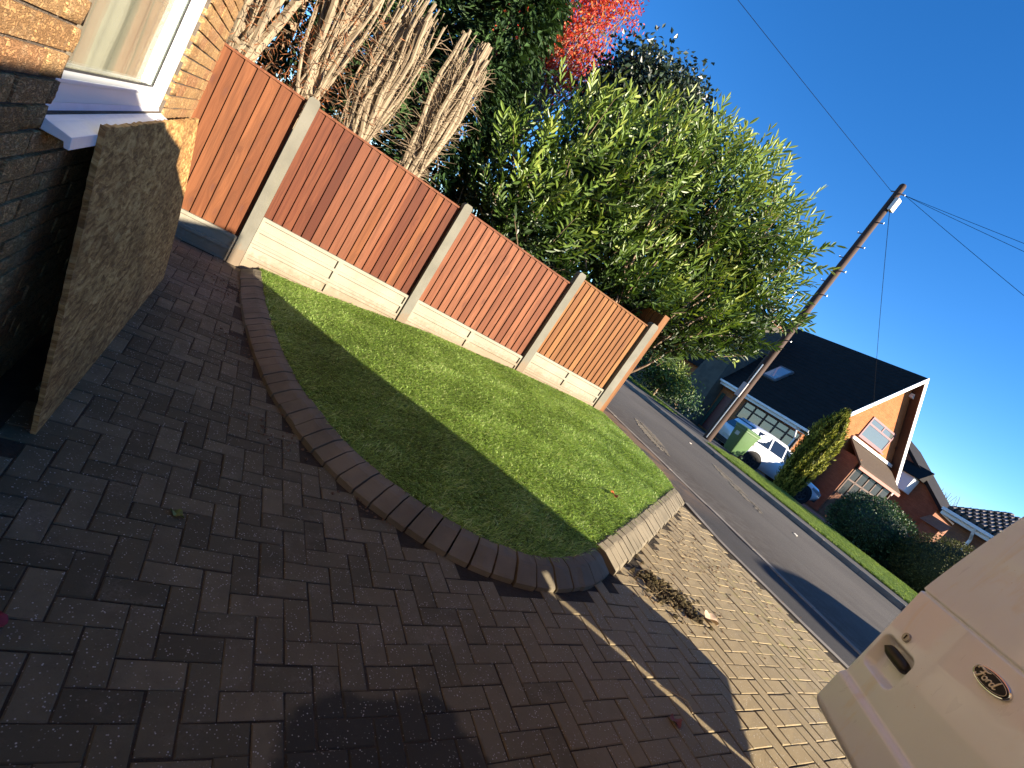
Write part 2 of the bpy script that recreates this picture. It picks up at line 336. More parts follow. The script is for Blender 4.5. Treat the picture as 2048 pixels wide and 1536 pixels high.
# ------------------------------------------------------------------ ground profile
KX = np.array([-400, .5, 1, 1.5, 2, 2.5, 3, 4, 5, 5.6, 6.4, 6.6, 9.4, 12.15, 12.3, 15.6, 17.2, 19, 22, 60, 500.])
KZ = np.array([0, 0, .03, .09, .155, .21, .25, .31, .35, .362, .36, .335, .375, .325, .43, .44, .30, .08, .05, .0, 0.])
_xs = np.linspace(-1, 8, 361); _zs = np.interp(_xs, KX, KZ)
_zs = np.convolve(np.pad(_zs, 8, mode='edge'), np.ones(17) / 17, 'valid')
def rr_(x, y): return np.where(np.asarray(x) > 6.0, x - .115 * (np.asarray(y) - 4) * np.clip((np.asarray(x) - 6.0) / .6, 0, 1), x)
def hz(x):                       # drive profile, smoothed
    return np.interp(x, _xs, _zs)
def gz(x, y):
    x = np.asarray(x, float); r_ = rr_(x, y)
    return np.where(x < 6.0, hz(x), np.interp(r_, KX, KZ))
def slope(x): return (hz(x + .02) - hz(x - .02)) / .04
LIN = [(.47, 6.06), (.499, 5.6), (.543, 5.0), (.60, 4.5), (.678, 4.03), (.814, 3.42), (.991, 2.967), (1.2, 2.587), (1.487, 2.274), (1.748, 2.075), (2.016, 1.965), (2.276, 1.945), (2.56, 2.02),
       (2.70, 2.09), (3.498, 2.573), (5.42, 3.78), (5.62, 4.2), (5.76, 4.9), (5.84, 5.6), (5.87, 6.06)]
def smooth_poly(pts, n=12):
    P = [np.array(p) for p in pts]; out = []
    for i in range(len(P) - 1):
        p0, p1, p2, p3 = P[max(i - 1, 0)], P[i], P[i + 1], P[min(i + 2, len(P) - 1)]
        for k in range(n):
            t = k / n; out.append(.5 * ((2 * p1) + (p2 - p0) * t + (2 * p0 - 5 * p1 + 4 * p2 - p3) * t * t + (3 * p1 - p0 - 3 * p2 + p3) * t ** 3))
    out.append(P[-1]); return np.array(out)
CURVE = smooth_poly(LIN[:13], 14)                          # curved kerb run
STRAIGHT = np.array([LIN[13], LIN[14], LIN[15]])
LAWN = np.vstack([CURVE, smooth_poly([LIN[12], LIN[13], LIN[14], LIN[15]], 6)[1:], smooth_poly(LIN[15:], 6)[1:]])
def inside(poly, X, Y):
    res = np.zeros(X.shape, bool); n = len(poly); j = n - 1
    for i in range(n):
        xi, yi = poly[i]; xj, yj = poly[j]
        c = ((yi > Y) != (yj > Y)) & (X < (xj - xi) * (Y - yi) / (yj - yi + 1e-12) + xi); res ^= c; j = i
    return res
def dist_poly(poly, X, Y):
    d = np.full(X.shape, 1e9)
    for i in range(len(poly) - 1):
        a = poly[i]; b = poly[i + 1]; ab = b - a; L = ab @ ab + 1e-12
        t = np.clip(((X - a[0]) * ab[0] + (Y - a[1]) * ab[1]) / L, 0, 1)
        d = np.minimum(d, np.hypot(X - a[0] - t * ab[0], Y - a[1] - t * ab[1]))
    return d
def lawn_off(x): return np.interp(x, [.4, 3, 6], [.098, .085, .078])
WRK = [((2.0, 5.2), (2.25, 4.2), .010), ((1.45, 5.5), (1.55, 4.7), .007), ((3.4, 5.3), (3.9, 4.3), .007), ((1.35, 4.3), (1.5, 3.2), .008), ((2.7, 3.2), (2.95, 2.5), .008), ((4.6, 5.5), (4.9, 4.2), .006), ((1.1, 3.6), (1.9, 3.4), .006), ((3.0, 4.4), (3.2, 3.6), .006)]
def lawn_z(X, Y):
    z = hz(X) + lawn_off(X) + .004 * np.sin(3.1 * X + 1.7 * Y) * np.sin(2.3 * Y - X)
    for a, b, hgt in WRK:
        a = np.array(a); b = np.array(b); ab = b - a; t = np.clip(((X - a[0]) * ab[0] + (Y - a[1]) * ab[1]) / (ab @ ab), 0, 1)
        d = np.hypot(X - a[0] - t * ab[0], Y - a[1] - t * ab[1]); z = z + hgt * np.exp(-(d / .022) ** 2) * np.sin(np.pi * np.clip(t, .02, .98)) 
    return z

# ------------------------------------------------------------------ terrain and sheets
def sheet(name, xs, ys, zf, mat, kind='structure', attr=None, cut=None):
    X, Y = np.meshgrid(xs, ys); Z = zf(X, Y); n = len(xs); V = np.stack([X, Y, Z], -1).reshape(-1, 3)
    i, j = np.meshgrid(np.arange(n - 1), np.arange(len(ys) - 1)); a = (j * n + i).ravel(); F = np.stack([a, a + 1, a + n + 1, a + n], 1)
    if cut is not None:
        cx = V[F].mean(1); F = F[cut(cx[:, 0], cx[:, 1])]
    o = npobj(name, V, F, mat, smooth=True); o['kind'] = kind; return o
xs = np.unique(np.concatenate([np.linspace(-400, -2, 12), np.linspace(-2, 8, 60), np.linspace(8, 30, 60), np.linspace(30, 500, 14)]))
ys = np.unique(np.concatenate([np.linspace(-400, -12, 10), np.linspace(-12, 25, 75), np.linspace(25, 500, 16)]))
sheet('ground', xs, ys, lambda X, Y: gz(X, Y) - .05, M_TERR)
# bedding under the blocks
o = sheet('driveway', np.linspace(-3.0, 5.5, 90), np.linspace(-7, 6.25, 60), lambda X, Y: hz(X) - .0042, M_SAND, cut=lambda x, y: ~inside(LAWN, x, y) | (dist_poly(LAWN, x, y) < .2))
DRIVE = o
def ribbon(name, r0, r1, y0, y1, zf, mat, ny=160, nr=14, tgt=None):
    """sheet along the road; r0/r1 may be functions of y"""
    ys_ = np.linspace(y0, y1, ny); V = []
    for yy in ys_:
        a = r0(yy) if callable(r0) else r0; b = r1(yy) if callable(r1) else r1
        for k in range(nr + 1):
            rr0 = a + (b - a) * k / nr; x_ = rr0 + (.115 * (yy - 4)); V.append((x_, yy, zf(rr0, x_, yy)))
    i, j = np.meshgrid(np.arange(nr), np.arange(ny - 1)); a = (j * (nr + 1) + i).ravel(); F = np.stack([a, a + 1, a + nr + 2, a + nr + 1], 1)
    o = npobj(name, V, F, mat, smooth=True); o['kind'] = 'structure'; return o
pz = lambda r_: float(np.interp(r_, KX, KZ))
ribbon('road', 6.60, 12.16, -150, 200, lambda r_, x, y: pz(max(r_, 6.61)) , M_ROAD, 200, 16)
_la = np.array([(5.46, -8), (5.46, 1.87), (5.5, 2.9), (5.72, 3.72), (5.93, 4.6), (6.02, 5.2), (6.05, 6.2), (6.2, 9), (6.6, 30)])
fx0 = lambda y: float(np.interp(y, _la[:, 1], _la[:, 0])) - .115 * (y - 4)
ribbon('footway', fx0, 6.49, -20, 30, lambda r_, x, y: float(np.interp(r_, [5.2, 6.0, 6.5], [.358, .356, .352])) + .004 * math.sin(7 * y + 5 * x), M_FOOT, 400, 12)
ribbon('far_footway', 12.29, 12.88, -150, 200, lambda r_, x, y: .437, M_FOOT2, 60, 4)
# kerb stones along both sides of the road
def kerb_run(name, r0, r1, zt, zb, y0, y1, L, label, gap=.012, dz=lambda y: 0):
    root = thing(name, (r0 + .115 * (y0 - 4), y0, zb), label, 'kerb')
    y = y0
    while y < y1:
        b = MB(); q = random.uniform(-.004, .004); w = random.uniform(-.004, .004); f = lambda r_, yy: r_ + .115 * (yy - 4) + w
        za = zt + q + dz(y); ya, yb = y, y + L - gap
        prof = [(0, zb), (0, za - .012), (.012, za), (r1 - r0 - .03, za), (r1 - r0, za - .025), (r1 - r0, zb)]
        if name == 'far_kerb': prof = [(0, zb), (.02, za - .03), (.045, za), (r1 - r0, za), (r1 - r0, zb)]
        b.loft([[(f(r0, yy) + d, yy, z) for d, z in prof] for yy in (ya, yb)])
        b.build('kerb_stone', M_ROADKERB, root, bevel=0); y += L
kerb_run('near_kerb', 6.49, 6.62, .362, .2, -7, 22, .915, 'row of low dropped kerb stones on the near side of the road')
kerb_run('far_kerb', 12.15, 12.29, .437, .2, -7, 45, .915, 'dark kerb row with pale top along the far side of the road')

# ------------------------------------------------------------------ driveway blocks (90 degree herringbone)
def block_mesh(k):
    b = MB(); j = lambda s: random.uniform(-s, s)
    L, W = .0975, .0475; e = .003
    pts = [(-L, -W), (L, -W), (L, W), (-L, W)]; c = [random.uniform(.0018, .004) for _ in range(4)]
    vs = [(x, y, -.035) for x, y in pts] + [(x, y, -c[i]) for i, (x, y) in enumerate(pts)] + [(x - math.copysign(e + abs(j(.003)), x), y - math.copysign(e + abs(j(.003)), y), j(.0012)) for x, y in pts]
    fs = [(8, 9, 10, 11)]
    for i in range(4):
        q = (i + 1) % 4; fs += [(i, q, q + 4, i + 4), (i + 4, q + 4, q + 8, i + 8)]
    return vs, fs
BLK = [block_mesh(k) for k in range(8)]
pos = []
for iy in range(-75, 50):
    for ix in range(-34, 56):
        k = (ix - iy + 3) % 4; x0 = .037 + ix * .1; y0 = 1.115 + iy * .1
        if k == 0: pos.append((x0 + .1, y0 + .05, 0))
        elif k == 3: pos.append((x0 + .05, y0 + .1, 1))
pos = np.array(pos); X, Y = pos[:, 0], pos[:, 1]
dl = dist_poly(LAWN, X, Y); inn = inside(LAWN, X, Y)
edge = np.interp(Y, _la[:, 1], _la[:, 0])
ok = ~inn & ((dl > .215) | ((Y > 5.55) & (dl > .1))) & (X < edge - .16) & (Y < 6.02) & ((X > -.33) | (Y > 5.0) & (X > -2.0)) & (Y > -6.5) & ~((X < -.38) & (Y < 5.0))
pos = pos[ok]; Z = hz(pos[:, 0]); siz = visible_size(np.column_stack([pos[:, :2], Z]), 40)
order = np.argsort(-siz); near = set(order[:300].tolist())
bmesh_v = []
for vs_, fs_ in BLK:
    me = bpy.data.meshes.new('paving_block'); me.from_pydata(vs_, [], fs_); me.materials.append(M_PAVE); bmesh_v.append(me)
VV = []; FF = []; AA = []; nb = 0
for i, (x, y, v) in enumerate(pos):
    th = (math.pi / 2 if v else 0) + (math.pi if random.random() < .5 else 0) + random.gauss(0, .006)
    x += random.gauss(0, .0012); y += random.gauss(0, .0012); z = Z[i] + random.gauss(0, .0011)
    rot = Matrix.Rotation(-math.atan(slope(x)) + random.gauss(0, .004), 4, 'Y') @ Matrix.Rotation(random.gauss(0, .004), 4, 'X') @ Matrix.Rotation(th, 4, 'Z')
    if i in near:
        o = bpy.data.objects.new('paving_block', random.choice(bmesh_v)); col.objects.link(o); place(o, (x, y, z), DRIVE); o.rotation_euler = rot.to_euler()
    else:
        vs_, fs_ = random.choice(BLK); T = Matrix.Translation((x, y, z)) @ rot
        VV.append(np.array([T @ Vector(p) for p in vs_])); FF.append(np.array(fs_) + nb); nb += 12; AA.append(np.full(12, random.random()))
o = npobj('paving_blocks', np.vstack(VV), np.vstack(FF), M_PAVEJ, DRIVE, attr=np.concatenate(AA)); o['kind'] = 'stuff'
# flush concrete edging between driveway and footway
b = MB(); yy = np.linspace(-7, 3.7, 60)
b.loft([[(np.interp(y, _la[:, 1], _la[:, 0]) - .075, y, hz(5.42) + z) for z in (-.05, .004)] + [(np.interp(y, _la[:, 1], _la[:, 0]) + .0, y, hz(5.45) + z) for z in (.006, -.05)] for y in yy])
setp(b.build('driveway_edging', M_ROADKERB), 'thin pale concrete edging strip between block paving and footway', 'edging')

# ------------------------------------------------------------------ lawn kerb blocks
def resample(P, step):
    d = np.concatenate([[0], np.cumsum(np.hypot(*np.diff(P, axis=0).T))]); n = max(2, int(round(d[-1] / step))); s = np.linspace(0, d[-1], n + 1)
    return np.column_stack([np.interp(s, d, P[:, 0]), np.interp(s, d, P[:, 1])])
edg = thing('lawn_edging', (2.3, 1.9, .18), 'curved edging of splayed concrete kerb blocks around the lawn', 'edging')
def kerb_blocks(path, step, wid=.185, gap=.0045):
    pts = resample(path, step / 4); 
    for i in range(0, len(pts) - 4, 4):
        seg = pts[i:i + 5]; b = MB(); rings = []; dz = random.gauss(0, .002); dn = random.gauss(0, .003)
        for k in range(5):
            g = gap / step if k == 0 else 0
            p = seg[k].copy(); t = seg[min(k + 1, 4)] - seg[max(k - 1, 0)]; t = t / np.linalg.norm(t); nrm = np.array([-t[1], t[0]]) * -1  # outwards (right of travel)
            if k == 0: p = p + t * gap
            if k == 4: p = p - t * gap
            pr = [(-.015, .01), (-.015, .092), (.0, .098), (.058, .092), (.075, .086), (wid - .012, .036), (wid, .027), (wid + .003, -.03), (-.015, -.03)]
            ring = []
            for d, z in pr:
                q = p + nrm * (d + dn); ring.append((q[0], q[1], float(hz(q[0])) + z + dz + (random.gauss(0, .0012) if .02 < z < .12 else 0)))
            rings.append(ring)
        b.loft(rings); b.build('kerb_block', M_KERB, edg)
kerb_blocks(np.vstack([CURVE[5:-6], smooth_poly([CURVE[-7], (2.45, 1.975), (2.58, 2.03), (2.70, 2.095), (2.80, 2.155)], 6)[1:]]), .118, .175); kerb_blocks(np.vstack([[2.805, 2.158], STRAIGHT[1:]]), .104, .20)

# ------------------------------------------------------------------ lawn
gx = np.arange(.40, 5.95, .03); gy = np.arange(1.9, 6.12, .03)
mt = NT('turf_backing'); pp = mt.pos(); M_TURF = mt.done(mt.mix(mt.noise(pp, 30, 4), (.10, .14, .03), (.15, .17, .05)), .95, mt.bump(mt.noise(pp, 160, 3), .8, .01), .1)
LAWNO = sheet('lawn', gx, gy, lambda X, Y: lawn_z(X, Y) - .012, M_TURF, cut=lambda x, y: inside(LAWN, x, y))
def vnoise(x, y, sc, seed=5):
    g = np.random.default_rng(seed); T = g.random((64, 64)); u = (x * sc) % 64; v = (y * sc) % 64; i = u.astype(int); j = v.astype(int); fu = u - i; fv = v - j
    fu = fu * fu * (3 - 2 * fu); fv = fv * fv * (3 - 2 * fv); i1 = (i + 1) % 64; j1 = (j + 1) % 64
    return (T[i, j] * (1 - fu) + T[i1, j] * fu) * (1 - fv) + (T[i, j1] * (1 - fu) + T[i1, j1] * fu) * fv
def blades(N, polyf, zf, hmin, hmax, wid, seed, bias=(.5, -.3), box=(0, 1, 0, 1), dens=None):
    g = np.random.default_rng(seed); x = g.uniform(box[0], box[1], N); y = g.uniform(box[2], box[3], N)
    k = polyf(x, y)
    if dens is not None: k &= g.random(N) < dens(x, y)
    x = x[k]; y = y[k]; n = len(x)
    lo = vnoise(x, y, 3.0)
    fa = np.arctan2(bias[1], bias[0]) + 2.5 * (vnoise(x, y, 5.0) - .5) + g.normal(0, .8, n); ln = g.uniform(.8, 2.4, n)
    h_ = g.uniform(hmin, hmax, n) * (.85 + .3 * lo); d = np.stack([np.cos(fa), np.sin(fa)], 1); pw = np.stack([-d[:, 1], d[:, 0]], 1) * (wid * g.uniform(.7, 1.3, n))[:, None]
    z = zf(x, y) - .006; base = np.stack([x, y, z], 1); w3 = np.column_stack([pw, np.zeros(n)])
    mid = base + np.column_stack([d * (h_ * ln * .35)[:, None], h_ * .62]); tip = base + np.column_stack([d * (h_ * ln)[:, None], h_ * (1.02 - .3 * np.minimum(ln, 1))])
    V = np.stack([base - w3, base + w3, mid + w3 * .8, mid - w3 * .8, tip], 1).reshape(-1, 3)
    b_ = np.arange(n) * 5; F = np.concatenate([np.stack([b_, b_ + 1, b_ + 2], 1), np.stack([b_, b_ + 2, b_ + 3], 1), np.stack([b_ + 3, b_ + 2, b_ + 4], 1)])
    a = np.clip(g.normal(.45, .2, n) + .25 * (lo - .5), 0, 1); return V, F, np.repeat(a, 5)
M_GRASS = mat_leaf('turf_blade', [(0, (0.063, 0.104, 0.021)), (.15, (0.149, 0.232, 0.046)), (.35, (0.265, 0.415, 0.081)), (.6, (0.380, 0.561, 0.115)), (.85, (0.529, 0.708, 0.207)), (1, (0.667, 0.756, 0.310))], .5, .45, .35, (1, 1, .5))
V, F, A = blades(430000, lambda x, y: inside(LAWN, x, y), lawn_z, .008, .021, .0019, 3, (.6, -.5), (.42, 5.92, 1.92, 6.08))
V2, F2, A2 = blades(95000, lambda x, y: inside(LAWN, x, y), lawn_z, .018, .036, .0030, 4, (.6, -.5), (.42, 5.92, 1.92, 6.08)); A2 = np.clip((A2 - .45) * 1.7 + .5, 0, 1)
o = npobj('turf', np.vstack([V, V2]), np.vstack([F, F2 + len(V)]), M_GRASS, attr=np.concatenate([A, A2])); setp(o, 'sunlit artificial turf inside the curved kerb', 'grass', kind='stuff')

# ------------------------------------------------------------------ brick house on the left
WX = -.48
house = thing('brick_house', (WX, 1.0, 0), 'buff rustic brick house with white framed window at the left', 'house')
OPY0, OPY1, OPZ0, OPZ1 = 1.95, 3.66, 1.24, 2.45
def wall_rects(y0, y1, z0, z1): # wall backing round the opening
    return [(y0, OPY0, z0, z1), (OPY1, y1, z0, z1), (OPY0, OPY1, z0, OPZ0), (OPY0, OPY1, OPZ1, z1)]
b = MB()
for (a, c, z0, z1) in wall_rects(-6, 4.83, -.2, 5.0): b.box(WX - .25, WX - .012, a, c, z0, z1)
b.box(-6.5, WX - .25, 4.60, 4.818, -.2, 5.0); b.box(-6.5, WX - .25, -6, -5.8, -.2, 5.0)
b.build('wall', M_MORTAR, house)
b = MB(); b.prism([(WX + .45, -6.4, 4.95), (-3.5, -6.4, 7.2), (-7.0, -6.4, 4.95), (-7.0, -6.4, 5.1), (-3.5, -6.4, 7.36), (WX + .45, -6.4, 5.1)], (0, 11.6, 0)); 
b.build('roof', plain('dark_roof_tile', (.06, .05, .045), .8, .3, 8), house)
bricks = []
for k in range(0, 66):
    z = k * .075; off = .1125 if k % 2 else 0
    for q in range(-30, 24):
        y0 = q * .225 + off; y1 = y0 + .213; z0, z1 = z, z + .065
        if y0 < -6 or y0 > 4.80: continue
        y1 = min(y1, 4.83)
        if z1 > OPZ0 and z0 < OPZ1:
            if y0 >= OPY0 - .01 and y1 <= OPY1 + .01: continue
            if y0 < OPY0 < y1: y1 = OPY0
            elif y0 < OPY1 < y1: y0 = OPY1
            elif OPY0 <= y0 < OPY1: continue
            if y1 - y0 < .03: continue
        bricks.append((y0, y1, z0, z1))
def brick_mesh(L):
    """front face roughly tooled: 7 x 3 grid pushed in and out"""
    n, mz = 7, 3; vs = []; fs = []
    for j in range(mz + 1):
        for i in range(n + 1):
            e = i in (0, n) or j in (0, mz); vs.append((random.uniform(-.0035, -.0015) if e else random.uniform(-.0025, .0025), -L / 2 + L * i / n, -.0325 + .065 * j / mz))
    for j in range(mz):
        for i in range(n):
            a = j * (n + 1) + i; fs.append((a, a + 1, a + n + 2, a + n + 1))
    b0 = len(vs); rim = [i for i in range(n + 1)] + [(n + 1) * j + n for j in range(1, mz + 1)] + [(n + 1) * mz + i for i in range(n - 1, -1, -1)] + [(n + 1) * j for j in range(mz - 1, 0, -1)]
    vs += [(-.05, vs[i][1], vs[i][2]) for i in rim]; m_ = len(rim)
    fs += [(rim[(k + 1) % m_], rim[k], b0 + k, b0 + (k + 1) % m_) for k in range(m_)]
    return vs, fs
VAR = [brick_mesh(.213) for _ in range(8)]; VME = []
for vs_, fs_ in VAR:
    me = bpy.data.meshes.new('brick'); me.from_pydata(vs_, [], fs_); me.materials.append(M_BRICK); me.polygons.foreach_set('use_smooth', np.ones(len(fs_), dtype=bool)); me.set_sharp_from_angle(angle=R(30)); VME.append(me)
cen = np.array([(WX, (a + c) / 2, (d + e) / 2) for a, c, d, e in bricks]); siz = visible_size(cen, 120); order = np.argsort(-siz); near = set(i for i in order[:300] if siz[i] > 0)
jb = MB()
for i, (a, c, d, e) in enumerate(bricks):
    L = c - a; cy = (a + c) / 2; cz = (d + e) / 2
    if i in near:
        if abs(L - .213) < .002: me = random.choice(VME)
        else:
            vs_, fs_ = brick_mesh(L); me = bpy.data.meshes.new('brick'); me.from_pydata(vs_, [], fs_); me.materials.append(M_BRICK); me.polygons.foreach_set('use_smooth', np.ones(len(fs_), dtype=bool))
        o = link('brick', me, (WX + random.uniform(-.003, .003), cy, cz), house); o.rotation_euler = (random.gauss(0, .006), 0, 0)
    else:
        jb.rv = random.random(); jb.box(WX - .05, WX + random.uniform(-.004, .004), a, c, d, e)
# brick return on the end wall
for k in range(66):
    z = k * .075
    for q in range(24):
        x1 = WX - .055 - q * .225 - (.1125 if k % 2 else 0); jb.rv = random.random(); jb.box(x1 - .213, x1, 4.80, 4.83, z, z + .065)
o = jb.build('bricks', M_BRICKJ, house, rnd=True); o['kind'] = 'stuff'
# window
win = MB(); FX = WX - .028
win.box(FX - .075, FX, OPY0, OPY0 + .055, OPZ0 + .02, OPZ1); win.box(FX - .075, FX, OPY1 - .075, OPY1 - .002, OPZ0 + .02, OPZ1)
win.box(FX - .075, FX - .001, OPY0 + .055, OPY1 - .075, OPZ0 + .02, OPZ0 + .085); win.box(FX - .06, FX - .001, OPY0 + .055, OPY1 - .075, OPZ1 - .06, OPZ1)
win.box(FX - .058, FX + .006, OPY0 + .056, OPY1 - .076, OPZ0 + .0855, OPZ0 + .10)
W = win.build('window', M_UPVC, house, bevel=.004)
b = MB(); b.box(FX - .062, FX - .052, OPY0 + .056, OPY1 - .076, OPZ0 + .10, OPZ1 - .06)
gt = NT('window_pane'); gl = gt.n('ShaderNodeBsdfGlossy'); gl.inputs['Roughness'].default_value = .012; gl.inputs['Color'].default_value = (.95, .97, .95, 1)
trn = gt.n('ShaderNodeBsdfTransparent'); trn.inputs[0].default_value = (.92, .95, .93, 1); fr = gt.n('ShaderNodeLayerWeight')
gt.l(gt.bump(gt.noise(gt.obj(), 1.6, 2), .03, .05), gl.inputs['Normal'])
gm = gt.n('ShaderNodeMixShader'); gt.l(gt.math('ADD', .03, gt.math('MULTIPLY', gt.math('POWER', fr.outputs['Facing'], 5.0), .85), clamp=True), gm.inputs[0]); gt.l(trn.outputs[0], gm.inputs[1]); gt.l(gl.outputs[0], gm.inputs[2]); gt.l(gm.outputs[0], gt.out.inputs[0])
b.build('pane', gt.m, W)
b = MB()
for y in (OPY0 + .0565, OPY1 - .0855): b.box(FX - .051, FX - .045, y, y + .009, OPZ0 + .10, OPZ1 - .06)
b.box(FX - .051, FX - .045, OPY0 + .066, OPY1 - .086, OPZ0 + .1005, OPZ0 + .1075); b.build('gasket', M_RUBBER, W)
# sill: sloped board with a dropped nose
b = MB(); prof = [(FX - .06, 1.262), (FX - .004, 1.262), (FX + .004, 1.240), (WX + .005, 1.228), (WX + .062, 1.215), (WX + .066, 1.178), (WX + .052, 1.178), (WX + .048, 1.195), (FX - .06, 1.20)]
b.prism([(x, OPY0 + .005, z) for x, z in prof], (0, OPY1 - OPY0 + .0, 0)); b.build('sill', plain('painted_sill', (.70, .72, .76), .4, .12, 14, .5, bump=.2), W, bevel=.002)
b = MB()      # curtains and room inside
cur = [(FX - .085 - .012 * math.sin(46 * t), OPY0 + .02 + t * 1.6) for t in np.linspace(0, 1, 40)]
b.grid(lambda u, v: (cur[int(round(u * 39))][0], cur[int(round(u * 39))][1], OPZ0 - .1 + v * 1.4), 39, 2); b.build('curtain', plain('cream_curtain', (.34, .30, .235), .9, .25, 5), W, smooth=True)
b = MB(); b.box(-3.2, -3.1, 1.0, 4.5, 0, 2.5); b.box(-3.1, WX - .3, .95, 1.0, 0, 2.5); b.box(-3.1, WX - .3, 4.5, 4.55, 0, 2.5); b.box(-3.1, WX - .3, 1.0, 4.5, -.05, 0); b.box(-3.1, WX - .3, 1.0, 4.5, 2.5, 2.55)
b.build('room', plain('room_plaster', (.45, .38, .30), .9), house)

# ------------------------------------------------------------------ strand board leaning on the house
c4 = [np.array(p) for p in ((-.255, 2.29, .001), (-.205, 4.72, .001), (-.415, 4.60, 1.245), (-.405, 2.20, 1.25))]
def bp(u, v, t):
    p = c4[0] * (1 - u) * (1 - v) + c4[1] * u * (1 - v) + c4[2] * u * v + c4[3] * (1 - u) * v
    p = p + np.array([.012 * math.sin(math.pi * v) * (u * 1.2), 0, 0]); w = .006
    if u == 0 or u == 1: p = p + (c4[1] - c4[0]) / 2.4 * random.uniform(-w, w)
    if v == 1: p = p + np.array([0, 0, random.uniform(-w, .003)])
    return tuple(p - np.array([.99, 0, .13]) * t)
random.seed(3); nu, nv = 60, 40
front = [[bp(i / nu, j / nv, 0) for i in range(nu + 1)] for j in range(nv + 1)]
b = MB(); vs_ = [p for row in front for p in row] + [(p[0] - .018, p[1], p[2] - .002) for row in front for p in row]; N = (nu + 1) * (nv + 1); fs_ = []
for j in range(nv):
    for i in range(nu):
        a = j * (nu + 1) + i; fs_ += [(a, a + 1, a + nu + 2, a + nu + 1), (N + a + nu + 1, N + a + nu + 2, N + a + 1, N + a)]
for i in range(nu): a = i; fs_.append((a + 1, a, N + a, N + a + 1)); a = nv * (nu + 1) + i; fs_.append((a, a + 1, N + a + 1, N + a))
for j in range(nv): a = j * (nu + 1); fs_.append((a, a + nu + 1, N + a + nu + 1, N + a)); a += nu; fs_.append((a + nu + 1, a, N + a, N + a + nu + 1))
b.add(vs_, fs_); setp(b.build('strand_board', M_OSB), 'weathered brown strand board sheet leaning against the house under the window', 'board')
random.seed(11)

# ------------------------------------------------------------------ fence
FY = 6.10
fence = thing('timber_fence', (2.2, FY, .2), 'new orange timber fence with concrete posts and pale gravel boards behind the lawn', 'fence')
def post(x0, x1, zt):
    b = MB(); xm = (x0 + x1) / 2
    for (a, c, y0, y1) in ((x0, x1, FY - .055, FY + .05),):
        b.loft([[(a, y0, z), (c, y0, z), (c, y1, z), (a, y1, z)] for z in (-.1, zt - .028)] + [[(a + .020, y0 + .002, zt), (c - .020, y0 + .002, zt), (c - .020, y1 - .02, zt), (a + .020, y1 - .02, zt)]])
    b.build('post', M_POST, fence)
post(.163, .279, 1.90); post(2.064, 2.178, 1.925); post(3.972, 4.095, 2.065); post(5.640, 5.79, 2.085)
def gravel_board(x0, x1, z0, z1):
    b = MB(); yb0, yb1 = FY - .012, FY + .03; b.box(x0, x1, yb0, yb1, z0, z1)
    f = yb0; p = .020; H = z1 - z0; xm = (x0 + x1) / 2
    zz = [z0, z0 + .035, z0 + .135, z0 + .172, z0 + .268, z1]
    for k in (0, 2, 4): b.box(x0, x1, f - p, f + .002, zz[k], zz[k + 1])
    for k in (1, 3):
        for a, c in ((x0, x0 + .03), (xm - .028, xm + .028), (x1 - .03, x1)): b.box(a, c, f - p, f + .002, zz[k] - .0005, zz[k + 1] + .0005)
    b.build('gravel_board', M_GRAVEL, fence, bevel=.003)
def panel(x0, x1, z0, z1, n, mat, flip=False, mats=None):
    c = MB(); c.box(x0, x1, FY - .012, FY + .035, z1 - .022, z1); pan = c.build('panel', M_WOODY if mat is M_WOODY else M_WOODP, fence)
    c = MB()
    for zz in (z0 + .15, (z0 + z1) / 2, z1 - .2): c.box(x0, x1, FY + .026, FY + .06, zz, zz + .035)
    c.build('back_rail', mat, pan)
    w = (x1 - x0) / n
    for i in range(n):
        a = x0 + i * w + random.uniform(-.003, .003); e = a + w + .018; t0, t1 = .020, .006; z_b = z0 + random.uniform(0, .004)
        b = MB(); 
        y0 = FY + .018
        # feather edge: thick left edge laps over the thin right edge of the board before it
        a0 = max(a - .016, x0)
        b.prism([(a0, y0 - .026, z_b), (a + w - .002, y0 - .006, z_b), (a + w - .002, y0 + .002, z_b), (a0, y0 - .007, z_b)], (0, 0, z1 - .0225 - z_b))
        m_ = mat if mats is None else mats[i % len(mats)]
        o = b.build('slat', m_, pan); o.rotation_euler = (0, random.gauss(0, .0012), 0)
random.seed(21)
panel(-1.76, .160, .285, 1.846, 17, M_WOOD); gravel_board(-1.76, .160, -.02, .283)
panel(.282, 2.061, .605, 1.846, 17, M_WOODR, mats=[M_WOODR] * 5 + [M_WOODP] * 4 + [M_WOOD, M_WOODP, M_WOODR, M_WOODR, M_WOODR, M_WOOD, M_WOODR, M_WOODR]); gravel_board(.282, 2.061, .298, .603); gravel_board(.282, 2.061, -.008, .296)
panel(2.181, 3.969, .620, 1.862, 17, M_WOODP); gravel_board(2.181, 3.969, .313, .618); gravel_board(2.181, 3.969, .007, .311)
panel(4.098, 5.637, .778, 2.010, 15, M_WOODY); gravel_board(4.098, 5.637, .471, .776); gravel_board(4.098, 5.637, .165, .469)
# return fence running away from the corner
sf = thing('side_fence', (5.9, 6.3, .4), 'side run of orange fence boards behind the last concrete post', 'fence')
b = MB(); b.box(5.80, 5.925, 6.10, 6.125, .42, 2.30); b.build('end_board', M_WOODY, sf)
for i in range(16):
    y0 = 6.13 + i * .112; b = MB(); b.prism([(5.925, y0, .42), (5.905, y0, .42), (5.917, y0 + .125, .42), (5.925, y0 + .125, .42)], (0, 0, 1.87)); b.build('slat', M_WOODY, sf)
b = MB(); b.box(5.85, 5.904, 6.13, 7.9, .8, .87); b.box(5.85, 5.904, 6.13, 7.9, 1.9, 1.97); b.build('back_rail', M_WOOD, sf)

